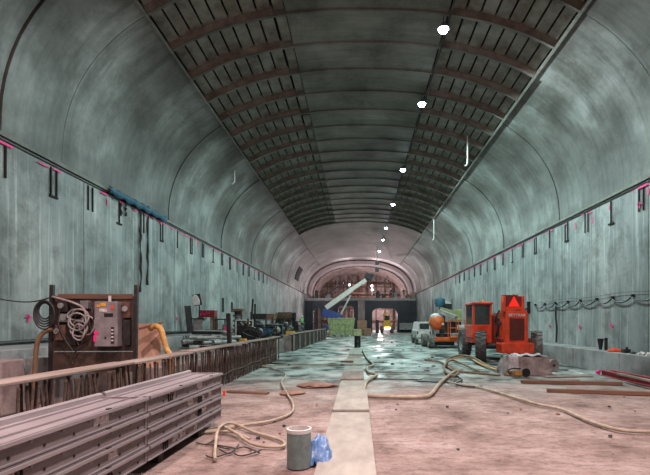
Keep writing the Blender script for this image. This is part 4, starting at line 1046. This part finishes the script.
# pair of hanging black fixtures under the far crown
for i,(px,py) in enumerate(((377,263),(377,270))):
    Y=62; c=P(px,py,Y); o=MB().box((0,0,0),(.5,.4,.55)).cyl((0,0,.2),(0,0,prof(tX(c.x)).z-c.z+.1 if i==0 else .5),.04,6).build('hanging_fixture',m_black,bevel=.03); o.location=c; tag(o,['upper','lower'][i]+' dark box of the pair hanging under the far crown','fixture')
# pale strip lamp on far right vault
c=P(403,278,66); 
# ------------------------------------------------------------------ people
def person(loc,rz,label,h=1.75,vest=None,arm=0.2,hat=m_hat):
    s=h/1.75; J={}
    pts=[('pelvis',(0,0,.95),.13),('waist',(0,0,1.08),.12),('chest',(0,-.01,1.30),.155),('neck',(0,-.01,1.48),.06),('head0',(0,-.02,1.57),.085),('head1',(0,-.02,1.68),.085)]
    ed=[(0,1),(1,2),(2,3),(3,4),(4,5)]
    for sx in (-1,1):
        b=len(pts)
        pts+=[('hip',(sx*.10,0,.90),.095),('knee',(sx*.12,-.03,.50),.062),('ankle',(sx*.13,.02,.09),.045),('toe',(sx*.14,-.16,.045),.04)]
        ed+=[(0,b),(b,b+1),(b+1,b+2),(b+2,b+3)]
        b=len(pts)
        pts+=[('sh',(sx*.19,0,1.42),.06),('elbow',(sx*.27,.03-arm*.2,1.15),.045),('wrist',(sx*.25,-.12-arm*.5,.93+arm*.3),.03),('hand',(sx*.25,-.16-arm*.55,.86+arm*.3),.034)]
        ed+=[(2,b),(b,b+1),(b+1,b+2),(b+2,b+3)]
    me=bpy.data.meshes.new('b'); me.from_pydata([Vector(p[1])*s for p in pts],ed,[]); o=bpy.data.objects.new('b_tmp',me); COL.objects.link(o)
    o.modifiers.new('skin','SKIN')
    for i,p in enumerate(pts): me.skin_vertices[0].data[i].radius=(p[2]*s,p[2]*s*(.75 if p[0] in('pelvis','waist','chest') else 1))
    me.skin_vertices[0].data[0].use_root=True
    sb_=o.modifiers.new('sub','SUBSURF'); sb_.levels=1; sb_.render_levels=1
    bpy.context.view_layer.update(); me2=bpy.data.meshes.new_from_object(o.evaluated_get(bpy.context.evaluated_depsgraph_get())); bpy.data.objects.remove(o)
    me2.materials.clear()
    for mm in (m_cloth,m_skin,vest or m_cloth): me2.materials.append(mm)
    for p in me2.polygons:
        z=p.center.z/s; r=abs(p.center.x)/s
        p.material_index=1 if z>1.50 or (r>.2 and z<.98+arm*.3 and z>.7) else 2 if (z>1.0 and r<.19) else 0
        p.use_smooth=True
    t=thing('person',label,'person',loc,rz)
    ob=bpy.data.objects.new('body',me2); COL.objects.link(ob); ob.parent=t
    MB().lathe([(.115,0),(.155,-.01),(.15,.01),(.118,.02),(.11,.08),(.06,.125),(0,.135)],(0,-.02*s,1.70*s),n=16).build('hard_hat',hat,t,True)
    if vest: MB().box((0,-.125*s,1.22*s),(.26,.012,.04)).build('reflective_band',m_white,t)
person((-5.95,47,.69),R(20),'worker in lime green vest standing behind the boarded upstand',1.6,m_lime)
person((P(404,297,YM+.8).x,YM+.8,ZD-.02),R(10),'dark clothed worker standing on the right end of mezzanine deck',1.7)
person((P(391,297,YM+1.6).x,YM+1.6,ZD-.02),R(-30),'dark clothed worker on mezzanine deck right of the lit arch centre',1.7,arm=.5)
